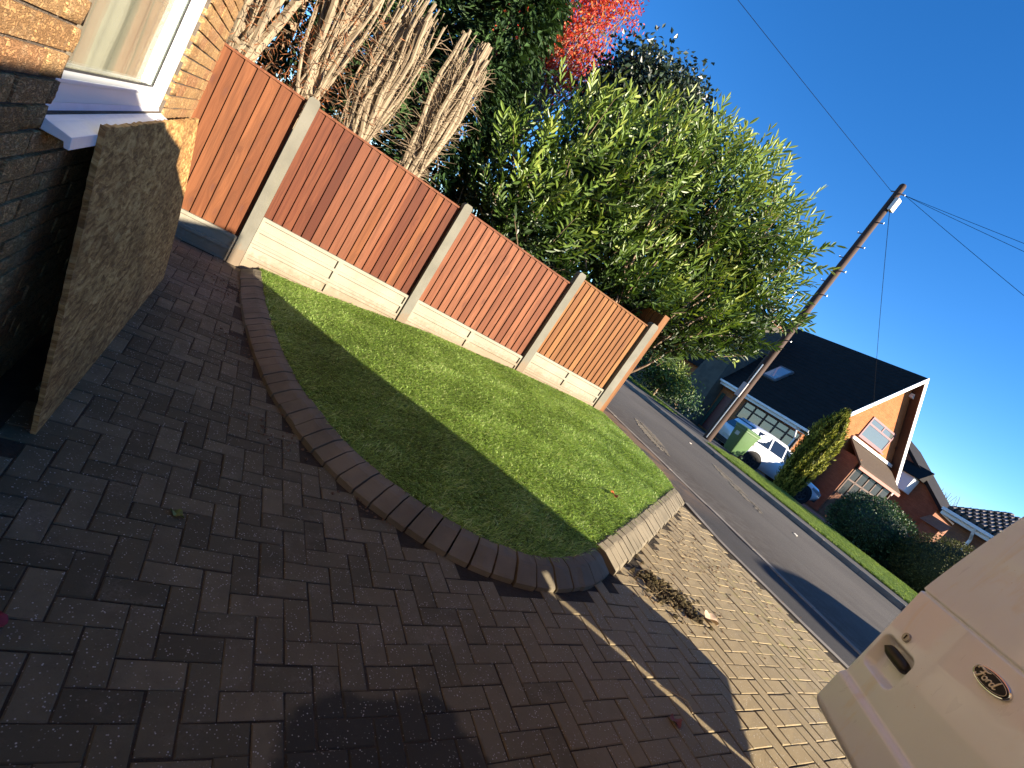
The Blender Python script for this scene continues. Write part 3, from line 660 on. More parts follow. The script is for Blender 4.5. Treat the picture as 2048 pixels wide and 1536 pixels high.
# ------------------------------------------------------------------ van with open rear doors (right edge of the picture)
TH = R(49); VA = np.array([math.cos(TH), math.sin(TH), 0]); VN = np.array([-math.sin(TH), math.cos(TH), 0])    # door axis hinge->free, outer normal
VE = np.array([1.957, .500, 0]); DW = .75
M_VAN = plain('white_van_paint', (.72, .69, .65), .32, .05, 3, .5, coat=.3)
def van_paint():
    t = NT('dusty_white_van_paint'); P = t.pos(); n1 = t.noise(P, 4, 5); n2 = t.noise(t.map(P, (1, 1, .35), rot=(0, .4, 0)), 9, 4, .6, 1.5); n3 = t.noise(P, 170, 2)
    c = t.mix(t.smooth(n1, .3, .7), (.75, .85, .97), (.79, .89, 1.0)); c = t.mix(t.math('MULTIPLY', t.smooth(n2, .56, .74), .45), c, (.74, .71, .62))
    c = t.mix(t.math('MULTIPLY', t.smooth(t.voro(P, 60), .10, .03), t.smooth(n1, .5, .7)), c, (.35, .25, .18))
    return t.done(c, t.math('ADD', .16, t.math('MULTIPLY', n2, .3)), t.bump(n3, .02, .002), .5, 0, .7)
M_VAND = van_paint()
van = thing('white_van', (2.45, -2.7, .2), 'white panel van with open rear barn doors at the right edge', 'van')
ZB, ZT = .985, 2.58
def rrect(u, z, u0, u1, z0, z1, r):
    dx = abs(u - (u0 + u1) / 2) - (u1 - u0) / 2 + r; dz = abs(z - (z0 + z1) / 2) - (z1 - z0) / 2 + r
    return math.hypot(max(dx, 0), max(dz, 0)) + min(max(dx, dz), 0) - r
def sstep(a, b_, x): t = min(1, max(0, (x - a) / (b_ - a))); return t * t * (3 - 2 * t)
def door_pt(u, z):
    """u from the free edge towards the hinge"""
    v = 0.0
    if z > 1.48: v -= .26 * (z - 1.48) ** 2 * .55 + (z - 1.48) * .10
    v -= .010 * math.exp(-((z - 1.481) / .0035) ** 2)                       # swage line
    v += .012 * (1 - sstep(1.125, 1.148, z))                                # lower panel stands proud
    if z < 1.03: v -= .05 * ((1.03 - z) / .045) ** 2
    v -= .028 * sstep(.006, -.012, rrect(u, z, .030, .172, 1.208, 1.318, .022))   # handle pocket
    e = max(0, .014 - u); v -= e * e * 70 * .9                              # rolled edge
    uu = u + (.05 * (z - 1.48) if z > 1.48 else 0) + (.012 * ((1.03 - z) / .045) ** 2 if z < 1.03 else 0)
    p = VE - VA * uu + VN * v
    return (p[0], p[1], z)
us = sorted(set([round(x, 4) for x in np.concatenate([np.linspace(0, .02, 9), np.linspace(.02, .19, 70), np.linspace(.19, DW, 60)])]))
zs = sorted(set([round(x, 4) for x in np.concatenate([np.linspace(ZB, 1.07, 22), np.linspace(1.07, 1.19, 30), np.linspace(1.19, 1.335, 60), np.linspace(1.335, 1.46, 16), np.linspace(1.46, 1.50, 24), np.linspace(1.50, ZT, 40)])]))
V = np.array([door_pt(u, z) for z in zs for u in us]); n = len(us); i, j = np.meshgrid(np.arange(n - 1), np.arange(len(zs) - 1)); a = (j * n + i).ravel()
DOOR = npobj('rear_door', V, np.stack([a, a + 1, a + n + 1, a + n], 1), M_VAND, van, smooth=True); DOOR['label'] = 'open left rear door with pocket handle and oval badge'
sm = DOOR.modifiers.new('thick', 'SOLIDIFY'); sm.thickness = .035; sm.offset = -1
DM = frame(VE, tuple(-VA), tuple(VN))            # local: x from free edge, y outward, z up
b = MB(DM); rings = []
for k in range(13):       # dark pull handle in the pocket
    t = k / 12; x = .052 + .108 * t; zc = 1.286 - .004 * t; hh = .0185 * (max(.02, 1 - (2 * t - 1) ** 6)) ** .5
    rings.append([(x, -.012 + .012 * c_, zc + hh * s_) for c_, s_ in [(math.cos(g), math.sin(g)) for g in np.linspace(0, 2 * math.pi, 12, endpoint=False)]])
b.loft(rings); b.build('handle', plain('black_handle_plastic', (.018, .017, .016), .45, .3, 20), DOOR, smooth=True)
def disc(b, cx, cz, rx, rz, y0, y1, n=40, dome=0):
    ring = lambda k, y: [(cx + rx * k * math.cos(g), y, cz + rz * k * math.sin(g)) for g in np.linspace(0, 2 * math.pi, n, endpoint=False)]
    b.loft([ring(1, y0), ring(1, y1 - .0015), ring(.96, y1), ring(.5, y1 + dome * .8), ring(.05, y1 + dome)])
b = MB(DM); disc(b, .096, 1.349, .0135, .0135, -.01, .006, 28); LK = b.build('lock', M_METALD, DOOR, smooth=True)
b = MB(DM); b.box(.0945, .0975, .0062, .0075, 1.342, 1.356); b.build('keyhole', M_RUBBER, LK)
BU, BZ = .362, 1.420
b = MB(DM); disc(b, BU, BZ, .0575, .0232, -.004, .006, 56, .001); BG = b.build('badge', plain('badge_chrome', (.72, .72, .74), .16, .05, 8, .6, .95), DOOR, smooth=True)
b = MB(DM); disc(b, BU, BZ, .0535, .0196, .004, .0078, 56, .0006); BF = b.build('badge_face', plain('badge_black', (.010, .012, .022), .5, .2, 20, .3), BG, smooth=True)
b = MB(DM)
ell = [(BU + .049 * math.cos(g), .0084, BZ + .0168 * math.sin(g)) for g in np.linspace(0, 2 * math.pi, 60)]; b.tube(ell, .0006, 5)
def stroke(pts, r=.0012):
    r = r * 1.35
    P = smooth_poly(pts, 6); k = len(P); rad = [r * (.55 + .6 * math.sin(math.pi * min(1, max(0, i / (k - 1))))) for i in range(k)]
    b.tube([(BU + p[0] * 1.02, .0086, BZ + p[1] * .86) for p in P], rad, 6)
stroke([(-.040, .006), (-.041, .011), (-.034, .0145), (-.024, .0125), (-.014, .013), (-.008, .0165)], .0017)
stroke([(-.0215, .0125), (-.0235, .004), (-.027, -.006), (-.0325, -.0125), (-.038, -.011), (-.0375, -.007)], .0017)
stroke([(-.032, .0005), (-.026, .003), (-.020, .0025), (-.0165, .0045)], .0013)
stroke([(-.0105, .0015), (-.0165, -.001), (-.0175, -.0075), (-.0125, -.0105), (-.0075, -.006), (-.0085, .0005), (-.0115, .0012), (-.007, -.001), (-.003, -.0005)], .0012)
stroke([(-.001, .0015), (-.0025, -.004), (-.0045, -.0105)], .0013); stroke([(-.0035, -.005), (.000, .0005), (.004, .0015), (.0055, -.001)], .0012)
stroke([(.015, .0005), (.0095, .000), (.0065, -.0055), (.0085, -.0105), (.0135, -.008), (.0165, -.0005)], .0013)
stroke([(.0255, .0165), (.0215, .009), (.0175, -.002), (.0165, -.0085), (.0195, -.0105), (.024, -.007)], .0015)
b.build('badge_lettering', plain('badge_silver', (.85, .83, .74), .5, .05, 8, .4), BG, smooth=True)
# body: section across the van swept towards -y
BX0, BX1, RY, FY0 = 1.43, 3.46, -.10, -5.2
def section(y, zr, nose=0, w=1.0):
    xm = (BX0 + BX1) / 2; hw = (BX1 - BX0) / 2 * w
    pr = [(-1, .52), (-1.0, 1.1), (-.985, 1.48), (-.93, zr - .35), (-.88, zr - .12), (-.72, zr - .02), (0, zr)]
    pr = pr + [(-p, q) for p, q in pr[-2::-1]]
    return [(xm + hw * p, y, q) for p, q in pr]
b = MB(); rings = [section(RY, 2.62), section(RY - .25, 2.70), section(-3.2, 2.72), section(-3.75, 2.62), section(-4.25, 2.0, w=.98), section(-4.45, 1.55, w=.96), section(FY0 + .2, 1.38, w=.93), section(FY0, 1.12, w=.86)]
b.loft(rings); b.build('body', M_VAN, van, smooth=True)
b = MB(); b.box(BX0 + .05, BX1 - .05, RY + .002, RY + .12, .42, .58); b.build('rear_bumper', plain('grey_bumper', (.05, .05, .052), .7), van, bevel=.02)
M_TYRE = plain('tyre_rubber', (.018, .018, .018), .85, .3, 20); M_RIM = plain('alloy_rim', (.25, .25, .26), .35, .1, 6, .5, .8)
def wheel(b_mat, c, axis, rad, wid, parent, rim=M_RIM, tyre=M_TYRE, spokes=0):
    ax = Vector(axis).normalized(); up = Vector((0, 0, 1)); ay = up.cross(ax); M_ = frame(c, tuple(ax), tuple(ay), (0, 0, 1)); b = MB(M_)
    prof = [(-wid / 2, rad * .62), (-wid / 2, rad * .92), (-wid / 2 + .03, rad), (wid / 2 - .03, rad), (wid / 2, rad * .92), (wid / 2, rad * .62)]
    b.loft([[(x, r_ * math.cos(g), r_ * math.sin(g)) for x, r_ in prof] for g in np.linspace(0, 2 * math.pi, 29)], closed=False, caps=False)
    T = b.build('wheel', tyre, parent, smooth=True)
    b = MB(M_); b.loft([[(x, r_ * math.cos(g), r_ * math.sin(g)) for g in np.linspace(0, 2 * math.pi, 28, endpoint=False)] for x, r_ in ((-wid * .3, rad * .6), (wid * .32, rad * .62), (wid * .45, rad * .62), (wid * .38, rad * .52), (wid * .12, rad * .48), (wid * .12, .03))])
    for k in range(spokes):
        g = 2 * math.pi * k / spokes; T2 = Matrix.Rotation(g, 4, 'X'); b.box(wid * .1, wid * .40, -.03, .03, .03, rad * .56, T=T2)
    b.build('rim', rim, T, smooth=False)
for (x, s_) in ((BX0 + .12, -1), (BX1 - .12, 1)):
    for y in (-1.35, -4.55): wheel(None, (x, y, float(hz(x)) + .33), (s_, 0, 0), .33, .2, van)
b = MB(); b.box(BX0 + .1, BX1 - .1, FY0 + .3, RY - .05, .42, .53); b.build('underbody', plain('black_underbody', (.02, .02, .02), .9), van)
b = MB(); b.add([(BX0 + .22, -3.72, 2.5), (BX1 - .22, -3.72, 2.5), (BX1 - .12, -4.33, 1.72), (BX0 + .12, -4.33, 1.72)], [(0, 1, 2, 3)]); b.prism([(BX0 + .2, -3.78, 2.5), (BX1 - .2, -3.78, 2.5), (BX1 - .12, -4.30, 1.85), (BX0 + .12, -4.30, 1.85)], (0, -.05, .06)); b.build('windscreen', mat_glass('van_glass'), van)
# right rear door, swung past square; its hinge side leaves a slit at the bottom
HR = np.array([3.50, -.11]); FE = np.array([3.87, .54]); ax = (FE - HR) / np.linalg.norm(FE - HR); nn = np.array([ax[1], -ax[0]])
def rd(s_, z): p = HR + ax * s_; return p
b = MB(); Lr = float(np.linalg.norm(FE - HR)); out = [(.012, .60), (Lr - .10, .585), (Lr - .02, .66), (Lr, .80), (Lr, 2.55), (Lr - .03, 2.58), (-.22, 2.58), (-.22, 1.05), (.012, 1.05)]
b.prism([(HR[0] + ax[0] * s_ , HR[1] + ax[1] * s_, z) for s_, z in out], (nn[0] * .04, nn[1] * .04, 0)); b.build('rear_door', M_VAN, van)

# unseen second van across the road, added to cast the shadow on it
pv = thing('shadow_van', (11.0, -6, .34), 'unseen grey panel van added across the road to cast its shadow', 'van')
def psec(y, zr, w=1.0):
    pr = [(-1, .62), (-1, 1.2), (-.95, 1.7), (-.86, zr - .1), (-.6, zr - .01), (0, zr)]; pr = pr + [(-p, q) for p, q in pr[-2::-1]]; return [(11.0 + .95 * w * p, y, q) for p, q in pr]
b = MB(); b.loft([psec(-3.45, 2.9), psec(-3.7, 2.98), psec(-6.6, 3.0), psec(-7.2, 2.3, .98), psec(-7.5, 1.7, .96), psec(-8.4, 1.5, .9)]); b.build('body', plain('grey_van_paint', (.3, .31, .32), .35, coat=.3), pv, smooth=True)
for x, s_ in ((10.2, -1), (11.8, 1)):
    for y in (-4.4, -7.5): wheel(None, (x, y, .68), (s_, 0, 0), .33, .2, pv)

# ------------------------------------------------------------------ far side of the road: ground, houses
fz = lambda X, Y: gz(X, Y)
o = sheet('far_driveway', np.linspace(13.6, 24, 40), np.linspace(8.0, 15.0, 20), lambda X, Y: gz(X, Y) + .004, M_DRIVE2)
M_VERGE = mat_soil('verge_ground', (.05, .07, .02), (.07, .09, .03))
vg = lambda X, Y: gz(X, Y) + .012
sheet('verge', np.linspace(12.6, 17.5, 30), np.linspace(-8, 9.6, 50), vg, M_VERGE, cut=lambda x, y: (x - .115 * (y - 4) > 12.86) & (x < np.interp(y, [-8, 6, 8, 9.3], [16.6, 16.4, 16.8, 15.6])))
sheet('verge_beyond', np.linspace(13.5, 20, 30), np.linspace(12.4, 45, 50), vg, M_VERGE, cut=lambda x, y: (x - .115 * (y - 4) > 13.45) & (x - .115 * (y - 4) < 14.6))
MG2 = mat_leaf('verge_grass_blade', [(0, (.09, .14, .02)), (.4, (.18, .28, .04)), (.8, (.30, .41, .07)), (1, (.42, .46, .14))], .5, .45, .35)
V, F, A = blades(130000, lambda x, y: (x - .115 * (y - 4) > 12.84) & (x < np.interp(y, [-8, 6, 8, 9.3], [16.6, 16.4, 16.8, 15.6])), vg, .04, .09, .006, 8, (.3, .5), (12.3, 17.5, -2, 9.5))
V2, F2, A2 = blades(40000, lambda x, y: (x - .115 * (y - 4) > 13.45) & (x - .115 * (y - 4) < 14.6), vg, .04, .09, .006, 9, (.3, .5), (14, 18.5, 12.4, 35))
o = npobj('verge_grass', np.vstack([V, V2]), np.vstack([F, F2 + len(V)]), MG2, attr=np.concatenate([A, A2])); setp(o, 'strip of sunlit verge grass along the far pavement', 'grass', kind='stuff')

HO = Vector((23, 12.35, .06)); E1 = Vector((.11406, .99347, 0)); E2 = Vector((.99347, -.11406, 0))
HM = frame((HO.x, HO.y, 0), tuple(E1), tuple(E2))          # local x along the ridge (away), y depth, z up
M_ORANGE = mat_bricktex('orange_brickwork', (.36, .118, .038), (.42, .150, .052), (.28, .14, .075))
M_BROWNB = mat_bricktex('brown_brickwork', (.22, .10, .06), (.27, .13, .075), (.16, .10, .07))
M_WHITEP = plain('white_paint', (.80, .79, .77), .4, .05)
M_TILE = plain('black_roof_tile', (.018, .016, .015), .85, .4, 3, .15, bump=.4, bscale=25)
M_GLASSD = plain('dark_window_glass', (.02, .02, .02), .25, .5, 3, .25)
M_TIMB = plain('brown_timber', (.07, .035, .022), .6, .3, 8)
M_PURP = plain('plum_window_frame', (.16, .06, .07), .5, .15, 8)
oh = thing('chalet_house', (HO.x, HO.y, .06), 'orange brick chalet house with steep black roof and white bargeboards', 'house')
pitch = 4.98 / 4.12; RZ, EZ, HL = 7.86, 2.88, 12.0
b = MB(HM); b.prism([(.45, .35, 0), (.45, 7.89, 0), (.45, 7.89, EZ + .35 * pitch - .1), (.45, 4.12, RZ - .15), (.45, .35, EZ + .35 * pitch - .1)], (HL - .9, 0, 0)); b.build('wall', M_ORANGE, oh)
b = MB(HM); b.prism([(0, -.02, EZ - .02), (0, 4.12, RZ), (0, 8.26, EZ - .02), (0, 8.26, EZ - .14), (0, 4.12, RZ - .12), (0, -.02, EZ - .14)], (HL, 0, 0)); RF = b.build('roof', M_TILE, oh)
b = MB(HM); NR = 26      # lapped tile courses on both slopes
for sgn in (0, 1):
    for k in range(NR):
        t0 = k / NR; t1 = (k + 1.25) / NR; t1 = min(t1, 1)
        f = lambda t, up: ((-.02 + 4.14 * t) if not sgn else (8.26 - 4.14 * t), EZ - .02 + (RZ - EZ + .02) * t + up)
        (ya, za), (yb, zb) = f(t0, .035), f(t1, .004); (yc, zc) = f(t0, .006)
        for q in range(40):
            x0 = q * HL / 40 + (.15 if k % 2 else 0); x1 = x0 + HL / 40 - .012
            if x1 > HL: continue
            dz_ = random.uniform(-.004, .008)
            b.add([(x0, ya, za + dz_), (x1, ya, za + dz_), (x1, yb, zb), (x0, yb, zb), (x0, yc, zc), (x1, yc, zc)], [(0, 1, 2, 3), (4, 5, 1, 0)])
o = b.build('roof_tiles', M_TILE, RF); o['kind'] = 'stuff'
for s_ in (0, 1):         # bargeboards; soffit coloured dark to stand for the shade under the roof edge
    y0, y1 = (-.06, 4.12) if not s_ else (8.30, 4.12); b = MB(HM)
    b.prism([(-.03, y0, EZ - .30), (-.03, y1, RZ - .25), (-.03, y1, RZ + .03), (-.03, y0, EZ + .02)], (.03, 0, 0)); BB = b.build('bargeboard', M_WHITEP, oh); b = MB(HM); b.prism([(.001, y0, EZ - .26), (.001, y1, RZ - .21), (.001, y1, RZ - .18), (.001, y0, EZ - .22)], (.445, 0, 0)); b.build('soffit', M_TIMB, BB)
b = MB(HM); b.box(0, 6.75, -.16, -.02, EZ - .16, EZ - .04); b.box(0, 6.75, -.02, .02, EZ - .30, EZ - .03); b.build('gutter', M_WHITEP, oh, bevel=.02)
b = MB(HM); b.tube([(.6, -.1, EZ - .15), (.6, .12, EZ - .5), (.6, .28, EZ - .7), (.6, .28, .1)], .04, 8); b.build('downpipe', M_WHITEP, oh)
def wframe(b, plane, a0, a1, z0, z1, w, bars=(), cross=()):
    """frame bars as boxes; plane=('x',x0,x1) gable or ('y',y0,y1) front wall"""
    def bx(p, q, r_, s_):
        if plane[0] == 'x': b.box(plane[1], plane[2], p, q, r_, s_)
        else: b.box(p, q, plane[1], plane[2], r_, s_)
    bx(a0, a1, z0, z0 + w); bx(a0, a1, z1 - w, z1); bx(a0, a0 + w, z0 + w, z1 - w); bx(a1 - w, a1, z0 + w, z1 - w)
    for p, r_, s_ in bars: bx(p - w / 2, p + w / 2, r_, s_)
    for r_, p, q in cross: bx(p, q, r_ - w / 2, r_ + w / 2)
b = MB(HM); wframe(b, ('x', .40, .46), 3.53, 5.85, 4.06, 5.15, .09, bars=((4.75, 4.82, 5.06),), cross=((4.78, 3.62, 5.76),)); W = b.build('window', M_PURP, oh)
b = MB(HM); b.box(.42, .449, 3.60, 5.78, 4.13, 5.08); b.build('pane', mat_glass('pale_window_glass', (.10, .115, .11), .08), W)
b = MB(HM); b.box(.33, .46, 3.42, 5.95, 3.99, 4.058); b.build('sill', M_PURP, W)
b = MB(HM); b.box(.28, .448, 4.58, 4.80, 6.85, 7.05); b.build('floodlight', M_WHITEP, oh)
b = MB(HM); b.box(.36, .449, 6.55, 6.68, 4.62, 4.72); b.build('alarm_box', M_TIMB, oh)
# lean-to porch on the gable
b = MB(HM); b.prism([(.44, 3.25, 3.76), (-.85, 3.02, 2.90), (-.85, 3.02, 2.80), (.44, 3.25, 3.64)], (0, 4.05, 0)); PR = b.build('porch_roof', plain('brown_porch_tile', (.07, .052, .038), .85, .4, 14, .15, bump=.6, bscale=18), oh)
b = MB(HM); b.box(.36, .447, 3.22, 7.4, 3.765, 3.90); b.build('flashing', M_WHITEP, PR)
b = MB(HM); b.box(-.9, -.852, 3.0, 7.1, 2.68, 2.82); b.build('fascia', plain('pink_fascia', (.30, .12, .09), .6), PR)
b = MB(HM); b.box(-.6, .448, 3.2, 3.3, 0, 3.1); b.box(-.62, -.55, 3.3, 7.0, 0, 1.25); b.build('porch_wall', M_BROWNB, oh)
b = MB(HM); wframe(b, ('x', -.64, -.57), 3.3, 7.0, 1.25, 2.75, .08, bars=[(p, 1.33, 2.67) for p in (4.0, 4.7, 5.4, 6.1)], cross=((2.05, 3.38, 6.92),)); W = b.build('porch_window', M_TIMB, oh)
for p in (3.38, 4.04, 4.74, 5.44, 6.14):
    b = MB(HM); b.box(-.61, -.595, p, p + .62, 1.33, 2.01); b.box(-.61, -.595, p, p + .62, 2.09, 2.67); b.build('pane', M_GLASSD, W)
b = MB(HM); wframe(b, ('x', .40, .47), 1.2, 3.0, 1.5, 2.75, .08, bars=((2.1, 1.58, 2.67),)); W = b.build('window', M_TIMB, oh)
for p in (1.28, 2.14): 
    b = MB(HM); b.box(.43, .449, p, p + .78, 1.58, 2.67); b.build('pane', mat_glass('teal_window_glass', (.12, .17, .17), .06), W)
# front wall: red door, strip window, skylight, chimney breast
b = MB(HM); b.box(4.55, 5.45, .30, .345, .1, 2.2); D = b.build('front_door', plain('dark_red_door', (.10, .012, .014), .4), oh); 
b = MB(HM); b.box(5.5, 5.75, .31, .348, .1, 2.25); b.build('side_light', mat_glass('green_side_glass', (.05, .08, .06), .1), oh)
b = MB(HM); wframe(b, ('y', .29, .36), .45, 4.1, 1.55, 2.55, .07, bars=[(p, 1.62, 2.48) for p in (1.15, 1.85, 2.6, 3.35)], cross=((2.2, .5, 4.05),)); W = b.build('window', M_TIMB, oh)
for p in (.52, 1.19, 1.89, 2.64, 3.39):
    b = MB(HM); b.box(p, p + .64, .32, .349, 1.62, 2.16); b.box(p, p + .64, .32, .349, 2.24, 2.48); b.build('pane', mat_glass('pane_glass', (.10, .11, .10), .05), W)
b = MB(HM); f = lambda a, y, up: (a, y - up * .77, EZ + y * pitch + up * .64)
def slopebox(b, a0, a1, y0, y1, h0, h1):
    vs_ = [f(a, y, h_) for h_ in (h0, h1) for y in (y0, y1) for a in (a0, a1)]; b.add(vs_, [(0, 2, 3, 1), (4, 5, 7, 6), (0, 1, 5, 4), (2, 6, 7, 3), (0, 4, 6, 2), (1, 3, 7, 5)])
slopebox(b, 4.05, 4.95, 1.0, 1.80, .0, .12); S = b.build('skylight', plain('grey_skylight_frame', (.10, .11, .12), .5), oh)
b = MB(HM); slopebox(b, 4.12, 4.88, 1.08, 1.72, .121, .135); b.build('pane', mat_glass('skylight_glass', (.25, .32, .38), .05), S)
b = MB(HM); rings = []
for z, a0, a1, y0 in ((0, 5.75, 7.9, -.35), (2.4, 5.95, 7.8, -.35), (4.2, 6.25, 7.7, -.1), (5.0, 6.5, 7.6, .4), (6.9, 6.65, 7.5, .9)): rings.append([(a0, y0, z), (a1, y0, z), (a1, y0 + 1.6, z), (a0, y0 + 1.6, z)])
b.loft(rings); CH = b.build('chimney_breast', mat_concrete('grey_stone_chimney', (.075, .07, .058), (.11, .10, .08), .6), oh)
b = MB(HM); b.box(6.6, 7.55, .85, 2.55, 6.9, 7.02); b.tube([(6.9, 1.5, 7.0), (6.9, 1.5, 7.4)], .12, 10); b.tube([(7.25, 1.5, 7.0), (7.25, 1.5, 7.4)], .12, 10); b.build('chimney_cap', M_BROWNB, CH)
# aerial
ar = thing('tv_aerial', tuple(HM @ Vector((6.7, 1.2, 7.0))), 'thin television aerial on the chimney of the chalet house', 'aerial')
b = MB(HM); b.tube([(6.6, 1.0, 6.8), (6.6, 1.0, 8.9)], .022, 6); b.build('mast', M_METALD, ar)
b = MB(HM); b.tube([(6.0, 1.0, 8.75), (7.3, 1.0, 8.95)], .012, 5)
for k in range(9): b.tube([(6.1 + k * .13, .82, 8.77 + k * .02), (6.1 + k * .13, 1.18, 8.77 + k * .02)], .008, 4)
b.build('array', M_METALD, ar)
# garage wing further left
gw = thing('garage_wing', tuple(HM @ Vector((10, 1.5, .06))), 'brick garage wing with white fascia left of the stone chimney', 'garage')
b = MB(HM); b.box(8.0, 14.5, .9, 5, 0, 2.75); b.build('wall', M_BROWNB, gw)
b = MB(HM); b.prism([(7.9, .5, 2.78), (7.9, 3.2, 5.0), (7.9, 5.6, 2.78)], (6.8, 0, 0)); b.build('roof', M_TILE, gw)
b = MB(HM); b.box(7.9, 14.7, .46, .52, 2.58, 2.80); b.build('fascia', M_WHITEP, gw)
b = MB(HM); b.box(8.6, 11.0, .86, .898, .1, 2.2)
for k in range(6): b.box(8.6, 11.0, .84, .862, .15 + k * .34, .42 + k * .34)
b.build('garage_door', plain('pale_garage_door', (.42, .36, .30), .6), gw)
# brick house behind, seen by its right slope
bh = thing('far_brick_house', (40, 15, 0), 'brown brick gable of the house behind the chalet house', 'house')
b = MB(); b.prism([(40, 22.5, -.1), (40, 12.2, -.1), (40, 12.2, 3.75), (40, 17.4, 7.1), (40, 22.5, 3.75)], (9, 1, 0)); b.build('wall', mat_bricktex('red_brown_brickwork', (.22, .085, .045), (.27, .11, .06), (.17, .09, .06)), bh)
b = MB(); b.prism([(39.8, 11.9, 3.55), (39.8, 17.4, 7.1), (39.8, 23, 3.5), (39.8, 23, 3.68), (39.8, 17.4, 7.32), (39.8, 11.9, 3.78)], (9.4, 1, 0)); b.build('roof', M_TILE, bh)
b = MB(); b.box(39.0, 40.1, 13.9, 15.4, 3.5, 4.6); OR = b.build('oriel', M_WHITEP, bh)
b = MB(); b.prism([(38.8, 13.6, 4.62), (40.1, 13.6, 5.5), (40.1, 13.6, 4.62)], (0, 2.4, 0)); b.build('oriel_roof', M_TILE, OR)
b = MB(); b.box(39.2, 39.98, 11.2, 12.15, -.1, 2.6); b.prism([(39.0, 11.0, 2.62), (40.0, 11.0, 3.2), (40.0, 11.0, 2.62)], (0, 1.3, 0)); b.build('side_porch', M_BROWNB, bh)
# garage at the far right
fg = thing('far_garage', (23.5, 4, 0), 'brown brick garage with tiled roof and white gutter above the clipped hedge', 'garage')
b = MB(); b.box(23.55, 29, -2.0, 6.55, -.1, 2.9); b.build('wall', M_BROWNB, fg)
ev = [(23.2, 6.93, 3.0), (29.3, 6.93, 3.0), (29.3, -2.4, 3.0), (23.2, -2.4, 3.0)]; rg = [(26.2, 6.25, 4.15), (26.2, -2.4, 4.15)]
b = MB(); b.add(ev + rg, [(3, 0, 4, 5), (0, 1, 4), (1, 2, 5, 4), (2, 3, 5), (3, 2, 1, 0)]); FR = b.build('roof', plain('brown_pantile', (.055, .042, .035), .7, .4, 10), fg)
MPT = plain('brown_pantile_course', (.075, .058, .046), .5, .4, 10)
for k in range(9):
    b = MB(); t0 = k / 9; t1 = (k + 1.3) / 9; x0, z0 = 23.17 + 3.03 * t0, 3.03 + 1.15 * t0; x1, z1 = 23.17 + 3.03 * min(t1, 1), 3.0 + 1.15 * min(t1, 1)
    for q in range(38):
        y = 6.93 - .68 * t0 - .12 - q * .235
        if y < -2.3: break
        b.tube([(x0, y, z0 + .035), (x1, y, z1 + .02)], .10, 6)
    b.build('tile_course', MPT, FR)
b = MB(); b.box(23.02, 23.14, -2.4, 6.98, 2.88, 3.0); b.box(23.14, 23.18, -2.4, 6.96, 2.74, 2.98); b.box(23.18, 26, 6.9, 6.96, 2.76, 2.98); b.build('gutter', M_WHITEP, fg, bevel=.02)
b = MB(); b.tube([(23.08, 5.9, 2.9), (23.2, 5.9, 2.7), (23.48, 5.9, 2.5), (23.48, 5.9, .0)], .05, 8); b.build('downpipe', M_WHITEP, fg)
# unseen house beyond the right edge, added and sized to shade the far gardens
nh = thing('shade_house', (27, -6.5, 0), 'unseen brick house added beyond the right edge to shade the far gardens', 'house')
b = MB(); b.prism([(23.5, -10, -.1), (30.5, -10, -.1), (30.5, -10, 4.2), (27, -10, 6.4), (23.5, -10, 4.2)], (0, 7.2, 0)); b.build('wall', M_BROWNB, nh)
b = MB(); b.prism([(23.1, -10.4, 4.0), (27, -10.4, 6.5), (30.9, -10.4, 4.0), (30.9, -10.4, 4.15), (27, -10.4, 6.68), (23.1, -10.4, 4.15)], (0, 8.0, 0)); b.build('roof', M_TILE, nh)

# ------------------------------------------------------------------ foliage helpers
def unit(v): return v / (np.linalg.norm(v, axis=1, keepdims=True) + 1e-9)
def leaves(P, D, N, L, W, fold=.25, seg=1):
    """diamond leaves folded on the midrib: base P, direction D, face normal N, length L, width W"""
    n = len(P); S = unit(np.cross(D, N)); N = unit(np.cross(S, D)); L = np.broadcast_to(L, n)[:, None]; W = np.broadcast_to(W, n)[:, None]
    tip = P + D * L - N * L * .10
    if seg == 1:
        m_ = P + D * L * .45; V = np.stack([P, m_ + S * W + N * W * fold, tip, m_ - S * W + N * W * fold], 1); b_ = np.arange(n) * 4
        return V.reshape(-1, 3), np.concatenate([np.stack([b_, b_ + 2, b_ + 1], 1), np.stack([b_, b_ + 3, b_ + 2], 1)]), 4
    a = P + D * L * .28 + N * L * .01; c = P + D * L * .68 - N * L * .03
    V = np.stack([P, a + S * W * .8 + N * W * fold, c + S * W * .85 + N * W * fold, tip, c - S * W * .85 + N * W * fold, a - S * W * .8 + N * W * fold], 1); b_ = np.arange(n) * 6
    F = [(0, 2, 1), (0, 3, 2), (0, 4, 3), (0, 5, 4)]
    return V.reshape(-1, 3), np.concatenate([np.stack([b_ + x for x in f], 1) for f in F]), 6
def sph(g, n, up=None):
    v = g.normal(size=(n, 3)); v = unit(v)
    if up is not None: v[:, 2] = np.maximum(v[:, 2], up * (1 + g.random(n) * .3)); v = unit(v)
    return v
class Leafy:
    def __init__(s): s.V = []; s.F = []; s.A = []; s.n = 0
    def add(s, P, D, N, L, W, a, fold=.25, seg=1):
        V, F, k = leaves(P, unit(D), unit(N), L, W, fold, seg); s.V.append(V); s.F.append(F + s.n); s.n += len(V); s.A.append(np.repeat(np.clip(a, 0, 1), k))
    def build(s, name, mat, parent, kind='stuff'):
        o = npobj(name, np.vstack(s.V), np.vstack(s.F), mat, parent, attr=np.concatenate(s.A)); o['kind'] = kind; return o
